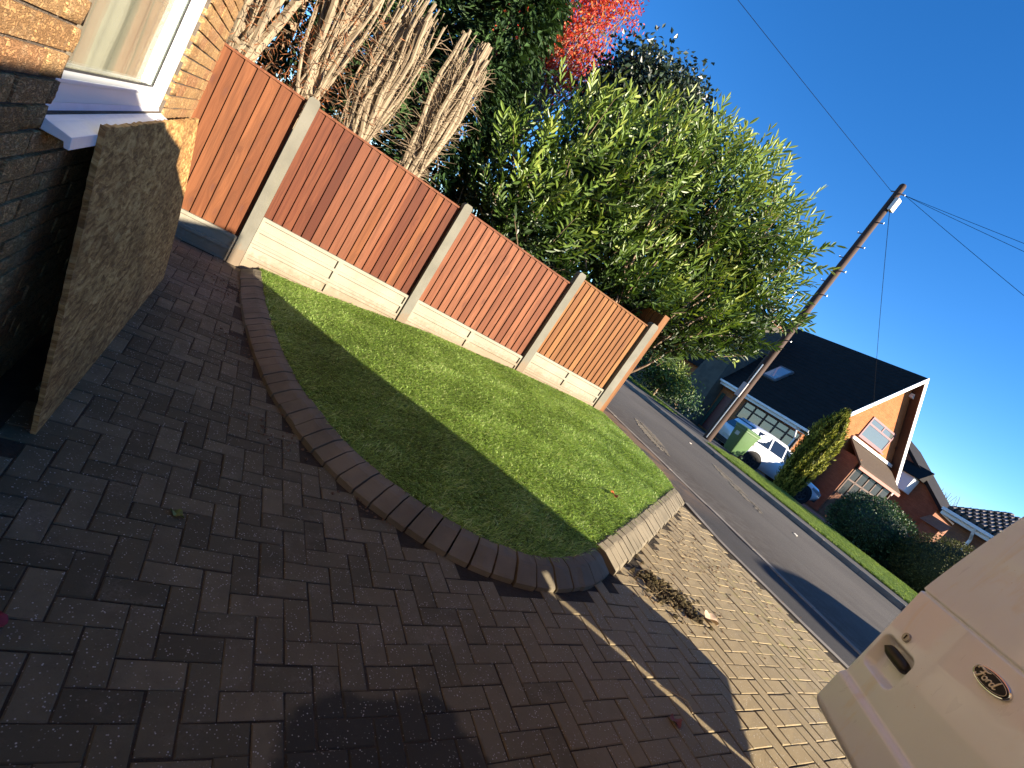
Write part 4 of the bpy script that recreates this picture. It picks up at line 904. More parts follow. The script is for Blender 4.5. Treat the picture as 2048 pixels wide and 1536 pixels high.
def limb(b, p0, p1, r0, r1, wob=.1, n=7, k=6, sag=0, g=random):
    p0 = Vector(p0); p1 = Vector(p1); d = (p1 - p0); pts = []; rad = []; a = Vector((g.gauss(0, 1), g.gauss(0, 1), g.gauss(0, .4))) * wob * d.length * .3; c = Vector((g.gauss(0, 1), g.gauss(0, 1), 0)) * wob * d.length * .12
    for i in range(n):
        t = i / (n - 1); pts.append(p0 + d * t + a * math.sin(math.pi * t) + c * math.sin(2 * math.pi * t) + Vector((0, 0, sag * t * t))); rad.append(r0 + (r1 - r0) * t)
    b.tube(pts, rad, k); return pts
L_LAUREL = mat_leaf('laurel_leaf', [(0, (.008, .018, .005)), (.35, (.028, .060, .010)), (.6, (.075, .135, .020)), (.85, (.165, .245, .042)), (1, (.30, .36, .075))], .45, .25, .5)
L_HOLLY = mat_leaf('dark_evergreen_leaf', [(0, (.008, .016, .010)), (.6, (.022, .038, .020)), (1, (.06, .085, .04))], .35, .12, .5)
L_CONIF = mat_leaf('conifer_spray', [(0, (.010, .022, .010)), (.4, (.025, .055, .018)), (.75, (.05, .10, .025)), (1, (.09, .15, .04))], .6, .2, .3)
L_RED = mat_leaf('red_maple_leaf', [(0, (.28, .02, .015)), (.35, (.50, .045, .03)), (.6, (.58, .11, .05)), (.8, (.55, .22, .05)), (1, (.42, .33, .09))], .5, .45, .3, (1, .6, .4))
L_BROWN = mat_leaf('bronze_leaf', [(0, (.03, .018, .010)), (.5, (.09, .045, .018)), (.8, (.16, .11, .03)), (1, (.24, .16, .04))], .5, .3, .3)
L_GOLD = mat_leaf('golden_conifer_spray', [(0, (.03, .035, .007)), (.4, (.10, .13, .016)), (.75, (.24, .26, .035)), (1, (.44, .43, .08))], .6, .2, .3)
L_BUSH = mat_leaf('dark_bush_leaf', [(0, (.010, .026, .010)), (.5, (.035, .085, .026)), (.85, (.085, .17, .045)), (1, (.16, .25, .09))], .5, .15, .5)
L_HEDGE = mat_leaf('hedge_leaf', [(0, (.03, .032, .008)), (.5, (.085, .09, .02)), (1, (.20, .19, .05))], .6, .15, .3)

# ------------------------------------------------------------------ laurel behind the fence corner
g = np.random.default_rng(31)
LOBES = [((3.35, 8.0, 2.55), (.75, .9, .95)), ((4.1, 8.1, 3.3), (.9, .95, 1.2)), ((5.0, 8.0, 3.65), (1.0, 1.0, 1.3)), ((6.0, 7.8, 4.0), (1.05, 1.0, 1.4)), ((6.9, 7.55, 4.2), (1.0, .95, 1.25)), ((7.7, 7.2, 4.0), (.85, .9, 1.1)), ((8.15, 6.95, 3.2), (.7, .8, .85)),
         ((6.9, 7.5, 2.75), (1.2, .8, 1.1)), ((5.4, 7.7, 2.5), (1.3, .8, 1.0)), ((3.9, 7.7, 2.1), (.9, .7, .8)), ((7.5, 7.0, 2.6), (.75, .6, .6)), ((6.9, 6.95, 2.1), (.6, .45, .5)), ((5.9, 7.2, 2.35), (.7, .6, .5))]
lau = thing('laurel_shrub', (6.1, 7.5, .35), 'large laurel shrub with long glossy green leaves behind the fence corner', 'shrub')
lf = Leafy(); sb = MB()
for (c, r_) in LOBES:
    c = np.array(c); r_ = np.array(r_); ns = int(165 * (r_[0] * r_[2] + r_[1] * r_[0]) * .62)
    v = sph(g, ns); P = c + v * r_ * g.uniform(.72, 1.0, (ns, 1))
    d = unit(v * np.array([.8, .8, .5]) + np.array([.15, -.05, .75]) + g.normal(0, .25, (ns, 3)))
    for k in range(ns):
        L = g.uniform(.38, .75) * (1 if v[k, 2] > -.3 else .7); ax_ = d[k]; s1 = unit(np.cross(ax_, g.normal(size=3))[None])[0]; m_ = g.integers(9, 15)
        t = np.linspace(.08, 1, m_); sd = np.where(np.arange(m_) % 2, 1.0, -1.0)[:, None]; tw = g.normal(0, .35, m_)[:, None]; s2 = np.cross(ax_, s1)
        side = s1 * sd * np.cos(tw) + s2 * np.sin(tw); op = (1.0 - .55 * t)[:, None]
        D = unit(ax_[None] * (1.25 - op * .7) + side * op + g.normal(0, .12, (m_, 3)))
        Nn = unit(np.cross(D, np.cross(ax_[None], D)) * .5 + s2 + g.normal(0, .25, (m_, 3)))
        a = .28 + .30 * g.random(m_) + .30 * t + .26 * max(0, v[k, 2]) + g.normal(0, .08) - (.25 if v[k, 2] < -.2 else 0)  # lobe tops lighter, undersides darker: light painted into the leaf tone
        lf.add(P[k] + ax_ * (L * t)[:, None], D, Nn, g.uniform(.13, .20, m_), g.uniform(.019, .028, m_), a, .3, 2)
        if k % 5 == 0: sb.tube([P[k] - ax_ * .25, P[k] + ax_ * L * .9], [.009, .003], 4, False)
    # dim inner foliage
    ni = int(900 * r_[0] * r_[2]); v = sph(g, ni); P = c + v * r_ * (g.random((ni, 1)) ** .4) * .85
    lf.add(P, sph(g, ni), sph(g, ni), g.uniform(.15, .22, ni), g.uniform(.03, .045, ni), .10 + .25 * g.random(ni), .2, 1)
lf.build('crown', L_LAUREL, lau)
for k in range(34):
    c, r_ = LOBES[k % len(LOBES)]; limb(sb, (6.1 + random.gauss(0, .35), 7.5 + random.gauss(0, .2), .35), (c[0] + random.gauss(0, .35), c[1] + random.gauss(0, .3), c[2] + random.gauss(.3, .3)), .04, .010, .25, 9, 6)
for k in range(11): limb(sb, (6.35 + random.gauss(0, .12), 7.0 + random.gauss(0, .08), 1.7 + random.gauss(0, .15)), (7.7 + random.gauss(0, .35), 6.75 + random.gauss(0, .2), 3.0 + random.gauss(0, .35)), .022, .006, .2, 8, 6)
sb.build('stems', mat_wood('laurel_stem', (.20, .135, .085), (.30, .22, .15)), lau)

# ------------------------------------------------------------------ topped bare conifers behind the fence
M_CUT = mat_wood('pale_cut_branch', (.20, .155, .10), (.32, .26, .175), dark=.55)
M_TWIG = mat_wood('dry_twig', (.20, .145, .09), (.30, .23, .15))
def topped(x, y, lean, zt, nst, spread, label, seed, rust=False, r0=.09):
    rd_ = random.Random(seed); root = thing('topped_conifer', (x, y, .2), label, 'tree', 'topped conifers behind the fence')
    b = MB(); limb(b, (x, y, .2), (x + lean * .2, y, 1.7), r0 * 1.3, r0, .03, 6, 9, g=rd_); b.build('trunk', M_CUT, root)
    b = MB(); tw = MB()
    for k in range(nst):
        a = rd_.uniform(0, 2 * math.pi); q = rd_.uniform(.05, 1) * spread; z0 = rd_.uniform(1.3, 2.0); sx = x + lean * .2 + rd_.gauss(0, .05)
        top = zt + rd_.uniform(-.45, .06); ex = x + lean + math.cos(a) * q; ey = y + math.sin(a) * q * .6; r_ = rd_.choice([.045, .06] + [.008, .012, .02] * 3) if rust else rd_.choice([.006, .007, .008, .010, .011, .013, .016, .022, .034])
        p0 = Vector((sx, y + rd_.gauss(0, .04), z0)); p1 = Vector((ex, ey, top)); pts = []
        for i in range(9):
            t = i / 8; e = 1 - (1 - t) ** 2.4; pts.append(Vector((p0.x + (p1.x - p0.x) * e + .03 * math.sin(5 * t + k) + .015 * math.sin(13 * t + 2 * k), p0.y + (p1.y - p0.y) * e + .02 * math.cos(4 * t + k), p0.z + (p1.z - p0.z) * t)))
        b.tube(pts, [r_ * (1 - .35 * i / 8) for i in range(9)], 6)
        for m_ in range(rd_.randint(5, 11)):
            i = rd_.randint(1, 7); p = pts[i]; d = Vector((rd_.gauss(0, 1), rd_.gauss(0, .8), rd_.gauss(.25, .5))).normalized() * rd_.uniform(.08, .38)
            tw.tube([p, p + d * .55 + Vector((0, 0, .02)), p + d + Vector((rd_.gauss(0, .03), 0, rd_.uniform(-.03, .06)))], [.0042, .003, .0012], 4, False)
    for k in range(3):         # sawn stubs
        a = rd_.uniform(-2.8, -.3); p = Vector((x + lean * .3, y, rd_.uniform(1.75, 2.3))); d = Vector((math.cos(a), math.sin(a) * .7, .5)); b.tube([p, p + d * .14], [.04, .033], 8)
    br = b.build('branches', M_CUT, root, smooth=True); tw.build('twigs', M_TWIG, br)['kind'] = 'stuff'
    if rust:
        lf = Leafy(); gg = np.random.default_rng(seed); n = 900; P = np.column_stack([gg.normal(x + .05, .28, n), gg.normal(y - .05, .16, n), gg.uniform(1.75, 3.1, n)])
        lf.add(P, sph(gg, n), sph(gg, n), gg.uniform(.05, .14, n), gg.uniform(.003, .006, n), gg.random(n) * .8, .1); lf.build('dead_foliage', L_DEAD, root)
L_DEAD = mat_leaf('dead_conifer_foliage', [(0, (.12, .045, .02)), (.5, (.28, .11, .045)), (.8, (.36, .17, .08)), (1, (.16, .17, .05))], .7, .2, .2)
topped(-.62, 7.05, .05, 4.2, 40, .35, 'leftmost topped conifer with thick stems beside the house corner', 1, True)
topped(.12, 7.05, .02, 4.1, 60, .42, 'topped conifer with rust brown dead sprays, second from the house', 2, True, .11)
topped(.80, 7.05, -.02, 3.55, 130, .33, 'topped conifer with flat sawn bundle of pale stems, third from the house', 3, False, .10)
topped(1.55, 7.05, .02, 3.62, 120, .27, 'topped conifer with a leaning bundle of pale stems, nearest the green conifers', 4, False, .09)

# ------------------------------------------------------------------ green conifers
def conifer(name, x, y, z0, zt, rad, n, label, mat, seed, group=None, droop=.35, ls=(.10, .22), cone=.55, base=.25):
    gg = np.random.default_rng(seed); root = thing(name, (x, y, z0), label, 'tree', group)
    b = MB(); b.tube([(x, y, z0), (x, y, z0 + (zt - z0) * .9)], [.12, .03], 8); b.build('trunk', M_BARK, root)
    lf = Leafy(); t = gg.random(n) ** .8; ang = gg.uniform(0, 2 * np.pi, n); lum = .75 + .35 * np.sin(3 * ang + 9 * t) * np.sin(7 * ang - 14 * t)
    R_ = rad * np.interp(t, [0, .12, cone, 1], [base, .95, .9, .12]) * lum * gg.uniform(.55, 1.05, n); z = z0 + .3 + (zt - z0 - .3) * t
    P = np.column_stack([x + R_ * np.cos(ang), y + R_ * np.sin(ang), z]); out = np.column_stack([np.cos(ang), np.sin(ang), np.zeros(n)])
    for k in range(5):
        D = unit(out + np.array([0, 0, -droop]) + gg.normal(0, .45, (n, 3))); L = gg.uniform(*ls, n)
        lf.add(P + gg.normal(0, .05, (n, 3)), D, unit(np.array([0, 0, 1.0]) + gg.normal(0, .5, (n, 3))), L, L * gg.uniform(.10, .2, n), .15 + .5 * gg.random(n) + .35 * (R_ / rad - .5) + gg.normal(0, .05, n), .15)
    lf.build('crown', mat, root); return root
conifer('leyland_conifer', 2.15, 8.9, .2, 7.6, 1.05, 5200, 'dark green leyland conifer behind the nearest topped stems', L_CONIF, 51, 'green conifers')
conifer('leyland_conifer', 1.05, 9.6, .2, 8.0, 1.2, 5000, 'dark leyland conifer filling the gaps between the bare stems', L_CONIF, 52, 'green conifers')
conifer('leyland_conifer', -.35, 9.4, .2, 8.2, 1.25, 5000, 'dark leyland conifer behind the rust brown dead sprays', L_CONIF, 53, 'green conifers')
conifer('leyland_conifer', -1.7, 8.8, .2, 8.0, 1.2, 3500, 'dark leyland conifer mostly hidden by the house corner', L_CONIF, 54, 'green conifers')

# ------------------------------------------------------------------ broadleaf trees
def broadleaf(name, base, blobs, label, mat, seed, n, ls, ws, trunk_r=.12, amean=.45, asd=.25, zbias=0.0, stems=20, cat='tree', seg=1, hang=-.2, bmat=None, tw=.012):
    gg = np.random.default_rng(seed); rd_ = random.Random(seed); root = thing(name, base, label, cat)
    b = MB(); fork = Vector(base) + Vector((0, 0, max(.3, (blobs[0][0][2] - base[2]) * .45)))
    limb(b, base, fork, trunk_r, trunk_r * .75, .05, 6, 9, g=rd_)
    lf = Leafy()
    tot = sum(q[1][0] * q[1][1] * q[1][2] for q in blobs)
    for (c, r_) in blobs:
        c = np.array(c); r_ = np.array(r_); m_ = int(n * r_[0] * r_[1] * r_[2] / tot); ncl = max(6, m_ // 14); cc = c + sph(gg, ncl) * r_ * (gg.random((ncl, 1)) ** .45)
        for q in range(min(stems, ncl)): limb(b, fork + Vector((rd_.gauss(0, .05), rd_.gauss(0, .05), 0)), cc[q], tw * 2.2, tw * .4, .15, 7, 5, g=rd_)
        idx = gg.integers(0, ncl, m_); sp = r_.mean() * .16 + .04; P = cc[idx] + gg.normal(0, sp, (m_, 3))
        D = unit(sph(gg, m_) + np.array([0, 0, hang])); a = gg.normal(amean, asd, m_) + gg.normal(0, .12, ncl)[idx] + zbias * (P[:, 2] - c[2]) / r_[2]
        lf.add(P, D, unit(sph(gg, m_) + np.array([.3, -.4, .5])), gg.uniform(*ls, m_), gg.uniform(*ws, m_), a, .25, seg)
    b.build('trunk', bmat or M_BARK, root); lf.build('crown', mat, root); return root
broadleaf('red_maple', (4.6, 14.2, .2), [((4.7, 14.2, 7.6), (1.35, 1.2, 1.3)), ((4.2, 14.2, 9.3), (1.4, 1.2, 1.2)), ((5.3, 14.2, 6.7), (.85, .9, .8)), ((3.5, 14.2, 6.2), (1.0, .9, 1.1)), ((3.0, 14.2, 7.6), (1.1, .9, 1.1)), ((5.75, 14.0, 6.9), (.5, .5, .75)), ((5.2, 14.0, 8.6), (.9, .8, .9)), ((4.1, 14.0, 6.3), (1.0, .8, .8))], 'maple with scarlet and orange autumn leaves above the conifers', L_RED, 61, 21000, (.07, .13), (.018, .032), .13, .42, .26, -.12, 26, hang=-.7)
broadleaf('evergreen_tree', (6.9, 11.2, .2), [((6.4, 11.2, 6.25), (1.35, 1.1, 1.05)), ((5.5, 11.2, 5.7), (.75, .8, .75)), ((7.7, 11.1, 6.2), (.8, .8, .85)), ((7.1, 11.2, 6.9), (.6, .6, .6)), ((6.7, 11.2, 4.8), (1.5, .9, .9))], 'dark small leaved evergreen tree rising behind the laurel', L_HOLLY, 62, 36000, (.10, .16), (.032, .048), .13, .45, .25, .1, 16, hang=.3)
broadleaf('bronze_shrub', (3.0, 8.6, .2), [((2.85, 8.7, 2.3), (.7, .5, .7)), ((3.0, 8.9, 3.1), (.5, .5, .5))], 'small bronze leaved shrub between the conifers and the laurel', L_BROWN, 63, 2200, (.05, .09), (.012, .022), .04, .45, .25, 0, 14, 'shrub', hang=.1)
broadleaf('variegated_shrub', (15.6, 14.3, .45), [((15.6, 14.4, 1.35), (.9, .9, .75)), ((15.4, 13.6, 1.25), (.6, .6, .6)), ((15.8, 15.3, 1.5), (.8, .8, .8))], 'spiky green shrub on the far verge beyond the fence end', L_LAUREL, 64, 4200, (.14, .26), (.02, .035), .05, .5, .25, .2, 12, 'shrub', hang=.3)
broadleaf('dark_shrub', (18.6, 15.5, .1), [((18.5, 15.6, .9), (.9, 1.2, .8)), ((18.8, 17.2, .9), (.9, 1.2, .8))], 'low dark shrub at the foot of the stone chimney', L_BUSH, 65, 3000, (.1, .16), (.03, .05), .05, .35, .25, .1, 8, 'shrub', hang=.2)
broadleaf('far_bare_tree', (58, 17.6, 0), [((58, 17.6, 4.5), (2.6, 2.6, 2.0))], 'distant bare tree in the gap beside the far garage', L_BROWN, 66, 84, (.1, .2), (.02, .04), .18, .5, .2, 0, 6, hang=-.2, tw=.02)
fb = MB(); frd = random.Random(4); fbt = bpy.data.objects['far_bare_tree']
for k in range(70):
    a = frd.uniform(0, 6.28); q = frd.uniform(.4, 2.6); limb(fb, (58 + frd.gauss(0, .3), 17.6 + frd.gauss(0, .3), frd.uniform(2, 4)), (58 + q * math.cos(a), 17.6 + q * math.sin(a), frd.uniform(4.2, 6.6)), .05, .015, .25, 6, 4, g=frd)
fb.build('branches', mat_wood('pale_bare_branch', (.22, .18, .14), (.32, .27, .22)), fbt)
def clipped(name, c, r_, n, label, mat, seed, cat, ls=(.05, .09), rough=.08):
    gg = np.random.default_rng(seed); c = np.array(c); r_ = np.array(r_); root = thing(name, (c[0], c[1], c[2] - r_[2]), label, cat)
    b = MB()
    for k in range(8): a = k * .785; b.tube([(c[0], c[1], c[2] - r_[2]), (c[0] + math.cos(a) * r_[0] * .6, c[1] + math.sin(a) * r_[1] * .6, c[2] + r_[2] * .2)], [.03, .01], 5)
    b.build('stems', M_BARK, root)
    v = sph(gg, n); bumpy = 1 + rough * (np.sin(6 * v[:, 0] + 3 * v[:, 2]) * np.sin(7 * v[:, 1] + 2)) ; P = c + v * r_ * (bumpy * gg.uniform(.86, 1.03, n))[:, None]
    lf = Leafy(); D = unit(v + gg.normal(0, .6, (n, 3))); lf.add(P, D, unit(v + gg.normal(0, .5, (n, 3))), gg.uniform(*ls, n), gg.uniform(ls[0] * .25, ls[1] * .3, n), gg.normal(.45, .25, n), .2)
    lf.add(c + v * r_ * .82 , unit(np.cross(v, gg.normal(size=(n, 3)))), v, gg.uniform(.14, .22, n), gg.uniform(.06, .1, n), gg.random(n) * .2, .1)
    lf.build('crown', mat, root)
clipped('round_bush', (18.4, 6.55, 1.0), (1.1, 1.15, 1.0), 9000, 'rounded dark green bush in front of the porch', L_BUSH, 71, 'bush')
clipped('clipped_hedge', (18.2, 4.3, 1.1), (1.2, 1.35, 1.05), 11000, 'domed clipped hedge at the edge of the white van door', L_HEDGE, 72, 'hedge', (.035, .06), .03)
clipped('porch_shade_hedge', (32.0, 3.6, 2.2), (1.6, 2.8, 2.3), 7000, 'unseen tall hedge added behind the far garage to shade the porch', L_BUSH, 75, 'hedge', (.10, .16))  # hidden from view, added to throw shade on the lower porch
clipped('garden_hedge', (20.5, 5.6, .6), (.9, 2.6, .75), 6000, 'low dark hedge behind the rounded bush', L_BUSH, 73, 'hedge')
# golden upright conifer
gg = np.random.default_rng(74); cx, cy, z0, zt = 18.0, 9.15, .2, 3.55; gc = thing('golden_conifer', (cx, cy, z0), 'upright golden green conifer in front of the parked car', 'tree')
b = MB(); b.tube([(cx, cy, z0), (cx, cy, 3.0)], [.09, .02], 8); b.build('trunk', M_BARK, gc)
lf = Leafy(); n = 9000; t = gg.random(n); ang = gg.uniform(0, 2 * np.pi, n); flut = 1 + .16 * np.sin(9 * ang + 2 * np.sin(5 * t)) + .06 * np.sin(23 * ang)
R_ = .50 * np.interp(t, [0, .1, .45, .8, 1], [.55, .72, 1.0, .85, .18]) * flut * gg.uniform(.75, 1.05, n); tops = t + .06 * np.sin(9 * ang); z = z0 + (zt - z0) * tops
P = np.column_stack([cx + R_ * np.cos(ang), cy + R_ * np.sin(ang), z]); D = unit(np.column_stack([np.cos(ang) * .45, np.sin(ang) * .45, np.ones(n)]) + gg.normal(0, .3, (n, 3)))
lf.add(P, D, unit(np.column_stack([np.cos(ang), np.sin(ang), np.zeros(n)]) + gg.normal(0, .4, (n, 3))), gg.uniform(.07, .16, n), gg.uniform(.012, .028, n), gg.normal(.58, .24, n) + 1.2 * (flut - 1), .2)
lf.add(P - np.column_stack([np.cos(ang), np.sin(ang), 0 * ang]) * .12, D, np.column_stack([np.cos(ang), np.sin(ang), 0 * ang]), gg.uniform(.12, .2, n), gg.uniform(.03, .06, n), gg.random(n) * .15, .1)
lf.build('crown', L_GOLD, gc)

# ------------------------------------------------------------------ telephone pole, wires
PX, PY, PZ0, PZ1 = 14.6, 10.36, .44, 9.86
pole = thing('telephone_pole', (PX, PY, PZ0), 'tall dark wooden telephone pole with climbing steps on the far pavement', 'pole')
M_POLE = mat_wood('creosoted_pole', (.055, .032, .022), (.095, .06, .042))
b = MB(); b.tube([(PX, PY, PZ0 - .1), (PX, PY, 3.0), (PX, PY, PZ1 - .05), (PX, PY, PZ1)], [.15, .135, .098, .07], 14); b.build('shaft', M_POLE, pole, smooth=True)
b = MB(); b.box(PX - .10, PX + .10, PY - .22, PY - .10, PZ1 - .85, PZ1 - .45); b.build('junction_box', plain('pale_junction_box', (.66, .65, .60), .5), pole, bevel=.02)
for k in range(11):
    z = PZ1 - 1.25 - k * .42; s_ = 1 if k % 2 else -1
    if z < 3.6: break
    b = MB(); b.tube([(PX, PY + s_ * .09, z), (PX, PY + s_ * .26, z), (PX, PY + s_ * .26, z + .05)], .017, 6); b.build('step', M_METALD, pole)
b = MB(); b.box(PX - .19, PX - .145, PY - .09, PY + .09, 2.15, 2.65); b.build('sign_plate', plain('grey_sign_plate', (.40, .36, .35), .5), pole)
b = MB(); b.tube([(PX - .14, PY - .05, .5), (PX - .135, PY - .05, 3.4)], .022, 6); b.build('cable_guard', M_METALD, pole)
b = MB(); b.tube([(PX - .02, PY - .10, PZ1 - .3), (PX - .02, PY - .26, PZ1 - .33)], .02, 6); b.tube([(PX - .02, PY + .1, PZ1 - .25), (PX - .02, PY + .2, PZ1 - .25)], .02, 6); b.build('bracket', M_METALD, pole)
M_WIRE = plain('black_cable', (.004, .005, .008), .9, spec=.1)
def wire(p0, p1, label, sag=.25, r_=.006):
    p0 = Vector(p0); p1 = Vector(p1); pts = [p0 + (p1 - p0) * (i / 24) - Vector((0, 0, 4 * sag * (i / 24) * (1 - i / 24))) for i in range(25)]
    b = MB(); b.tube(pts, r_, 5); setp(b.build('overhead_cable', M_WIRE), label, 'cable', 'overhead cables')
t0 = (PX - .02, PY + .2, PZ1 - .25); t1 = (PX - .02, PY - .26, PZ1 - .33)
wire(t0, (-9.0, 13.2, 9.4), 'overhead cable leaving the pole top towards the upper left', .1)
wire(t1, (18.6, -5.6, 7.9), 'uppermost of three cables fanning right from the pole top', .15)
wire(t1, (18.6, -6.0, 6.9), 'middle of three cables fanning right from the pole top', .15)
wire(t1, (15.6, -3.1, 3.6), 'steepest of three cables fanning right from the pole top', .1)
hp = HM @ Vector((-.03, 2.25, 5.35)); wire((PX, PY - .16, PZ1 - .85), tuple(hp), 'thin drop cable from the pole box down to the chalet bargeboard', .05, .008)

# ------------------------------------------------------------------ green wheelie bin
BA = R(-12); bd = Vector((math.cos(BA), math.sin(BA), 0)); bn = Vector((-math.sin(BA), math.cos(BA), 0)); bx_, by_ = 15.78, 10.12; bz = float(gz(bx_, by_)) + .003
WB = frame((bx_, by_, bz), tuple(bd), tuple(bn)); M_BIN = plain('green_bin_plastic', (.075, .15, .050), .45, .12, 6, .5, bump=.1)
wb = thing('wheelie_bin', (bx_, by_, bz), 'green wheelie bin standing beside the pole at the far kerb', 'bin')
b = MB(WB); rr2 = lambda hx, hy, z, r_=.05: [(sx * (hx - r_) + r_ * math.cos(a), sy * (hy - r_) + r_ * math.sin(a), z) for sx, sy, a0 in ((1, 1, 0), (-1, 1, 90), (-1, -1, 180), (1, -1, 270)) for a in [R(a0 + q) for q in (0, 30, 60, 90)]]
b.loft([rr2(.24, .21, .06), rr2(.26, .22, .10), rr2(.345, .275, .90), rr2(.36, .29, .91), rr2(.36, .29, .965)]); b.build('body', M_BIN, wb, smooth=True)
b = MB(WB); b.loft([rr2(.375, .30, .968), rr2(.38, .305, .99), rr2(.36, .285, 1.025), rr2(.20, .15, 1.05)]); LID = b.build('lid', M_BIN, wb, smooth=True)
b = MB(WB); b.tube([(.40, -.2, .95), (.40, .2, .95)], .016, 8)
for y in (-.2, 0, .2): b.box(.35, .40, y - .012, y + .012, .93, .97)
b.build('handle', M_BIN, wb)
for y in (-.23, .23):
    b = MB(WB); b.tube([(.26, y - .025, .10), (.26, y + .025, .10)], .10, 20); w_ = b.build('wheel', M_TYRE, wb); b = MB(WB); b.tube([(.26, y - .03, .10), (.26, y + .03, .10)], .045, 12); b.build('hub', M_BIN, w_)
b = MB(WB); b.box(-.334, -.326, -.09, .09, .66, .84, T=Matrix.Translation((0, 0, 0))); b.build('sticker', plain('pale_sticker', (.35, .42, .36), .5), wb)

# ------------------------------------------------------------------ white car parked nose-in
CF = Vector((.92, -.39, 0)).normalized(); CS = Vector((-CF.y, CF.x, 0))       # forward, left
near_rear = Vector((18.75, 11.25, 0)); cz0 = .09
CMx = frame((near_rear + CS * .80)[:2] + (cz0,) if False else tuple((near_rear + CS * .80).to_2d()) + (cz0,), tuple(CF), tuple(CS))
M_CAR = plain('white_car_paint', (.74, .76, .80), .22, .04, 3, .5, coat=.8); M_CGL = mat_glass('car_glass', (.012, .016, .022), .03)
car = thing('parked_car', tuple(CMx @ Vector((1.35, 0, 0))), 'white sport utility car parked beside the chalet house behind the golden conifer', 'car')
st = [(-.92, .45, .98, .80), (-.86, .36, 1.06, .90), (-.55, .30, 1.10, .935), (0, .28, 1.08, .94), (1.35, .26, 1.03, .94), (2.2, .26, 1.02, .93), (2.75, .28, .98, .925), (3.3, .32, .90, .88), (3.62, .38, .76, .74), (3.70, .45, .62, .60)]
def csec(x, zb, zt, w): 
    pr = [(-w * .80, zb), (-w * .97, zb + .16), (-w, zb + .34 * (zt - zb) + .1), (-w * .985, zt - .10), (-w * .90, zt), (0, zt + .035)]; pr = pr + [(-p, q) for p, q in pr[-2::-1]] + [(0, zb - .02)]
    return [(x, p, q) for p, q in pr]
b = MB(CMx); b.loft([csec(*s_) for s_ in st]); BODY = b.build('body', M_CAR, car, smooth=True)
gs = [(-.80, 1.05, .80, 1.06, .80), (-.62, 1.05, .84, 1.45, .64), (-.42, 1.06, .86, 1.62, .62), (.4, 1.05, .87, 1.675, .64), (1.1, 1.03, .87, 1.65, .63), (1.55, 1.02, .86, 1.52, .62), (2.2, 1.0, .84, 1.03, .80)]
b = MB(CMx); rings = []
for x, zb, wb_, zt, wt in gs: rings.append([(x, -wb_, zb), (x, -wt - .03, zt - .06), (x, -wt + .08, zt), (x, wt - .08, zt), (x, wt + .03, zt - .06), (x, wb_, zb)])
b.loft(rings); b.build('roof', M_CAR, car, smooth=True)
def sidequad(x0, x1, t0, t1, side):
    def pt(x, t):
        for i in range(len(gs) - 1):
            if gs[i][0] <= x <= gs[i + 1][0]:
                q = (x - gs[i][0]) / (gs[i + 1][0] - gs[i][0]); a = [gs[i][k] + (gs[i + 1][k] - gs[i][k]) * q for k in range(5)]; break
        zb, wb_, zt, wt = a[1:]; z = zb + (zt - .07 - zb) * t; w_ = wb_ + (wt + .03 - wb_) * t; return (x, side * (w_ + .006), z)
    n_ = 6; return [pt(x0 + (x1 - x0) * i / n_, t0) for i in range(n_ + 1)], [pt(x0 + (x1 - x0) * i / n_, t1) for i in range(n_ + 1)]
for s_ in (-1, 1):
    for x0, x1, in ((-.30, .36), (.44, 1.08), (1.15, 1.85)):
        lo_, hi_ = sidequad(x0, x1, .12, .93, s_); b = MB(CMx); b.add(lo_ + hi_, [(i, i + 1, i + 8, i + 7) for i in range(6)]); b.build('side_window', M_CGL, car)
b = MB(CMx); b.add([(-.805, -.72, 1.10), (-.805, .72, 1.10), (-.50, .60, 1.55), (-.50, -.60, 1.55)], [(0, 1, 2, 3)]); b.prism([(-.83, -.72, 1.10), (-.83, .72, 1.10), (-.55, .60, 1.53), (-.55, -.60, 1.53)], (.03, 0, .01)); b.build('rear_window', M_CGL, car)
b = MB(CMx); b.prism([(2.19, -.76, 1.06), (2.19, .76, 1.06), (1.60, .60, 1.50), (1.60, -.60, 1.50)], (.03, 0, .03)); b.build('windscreen', M_CGL, car)
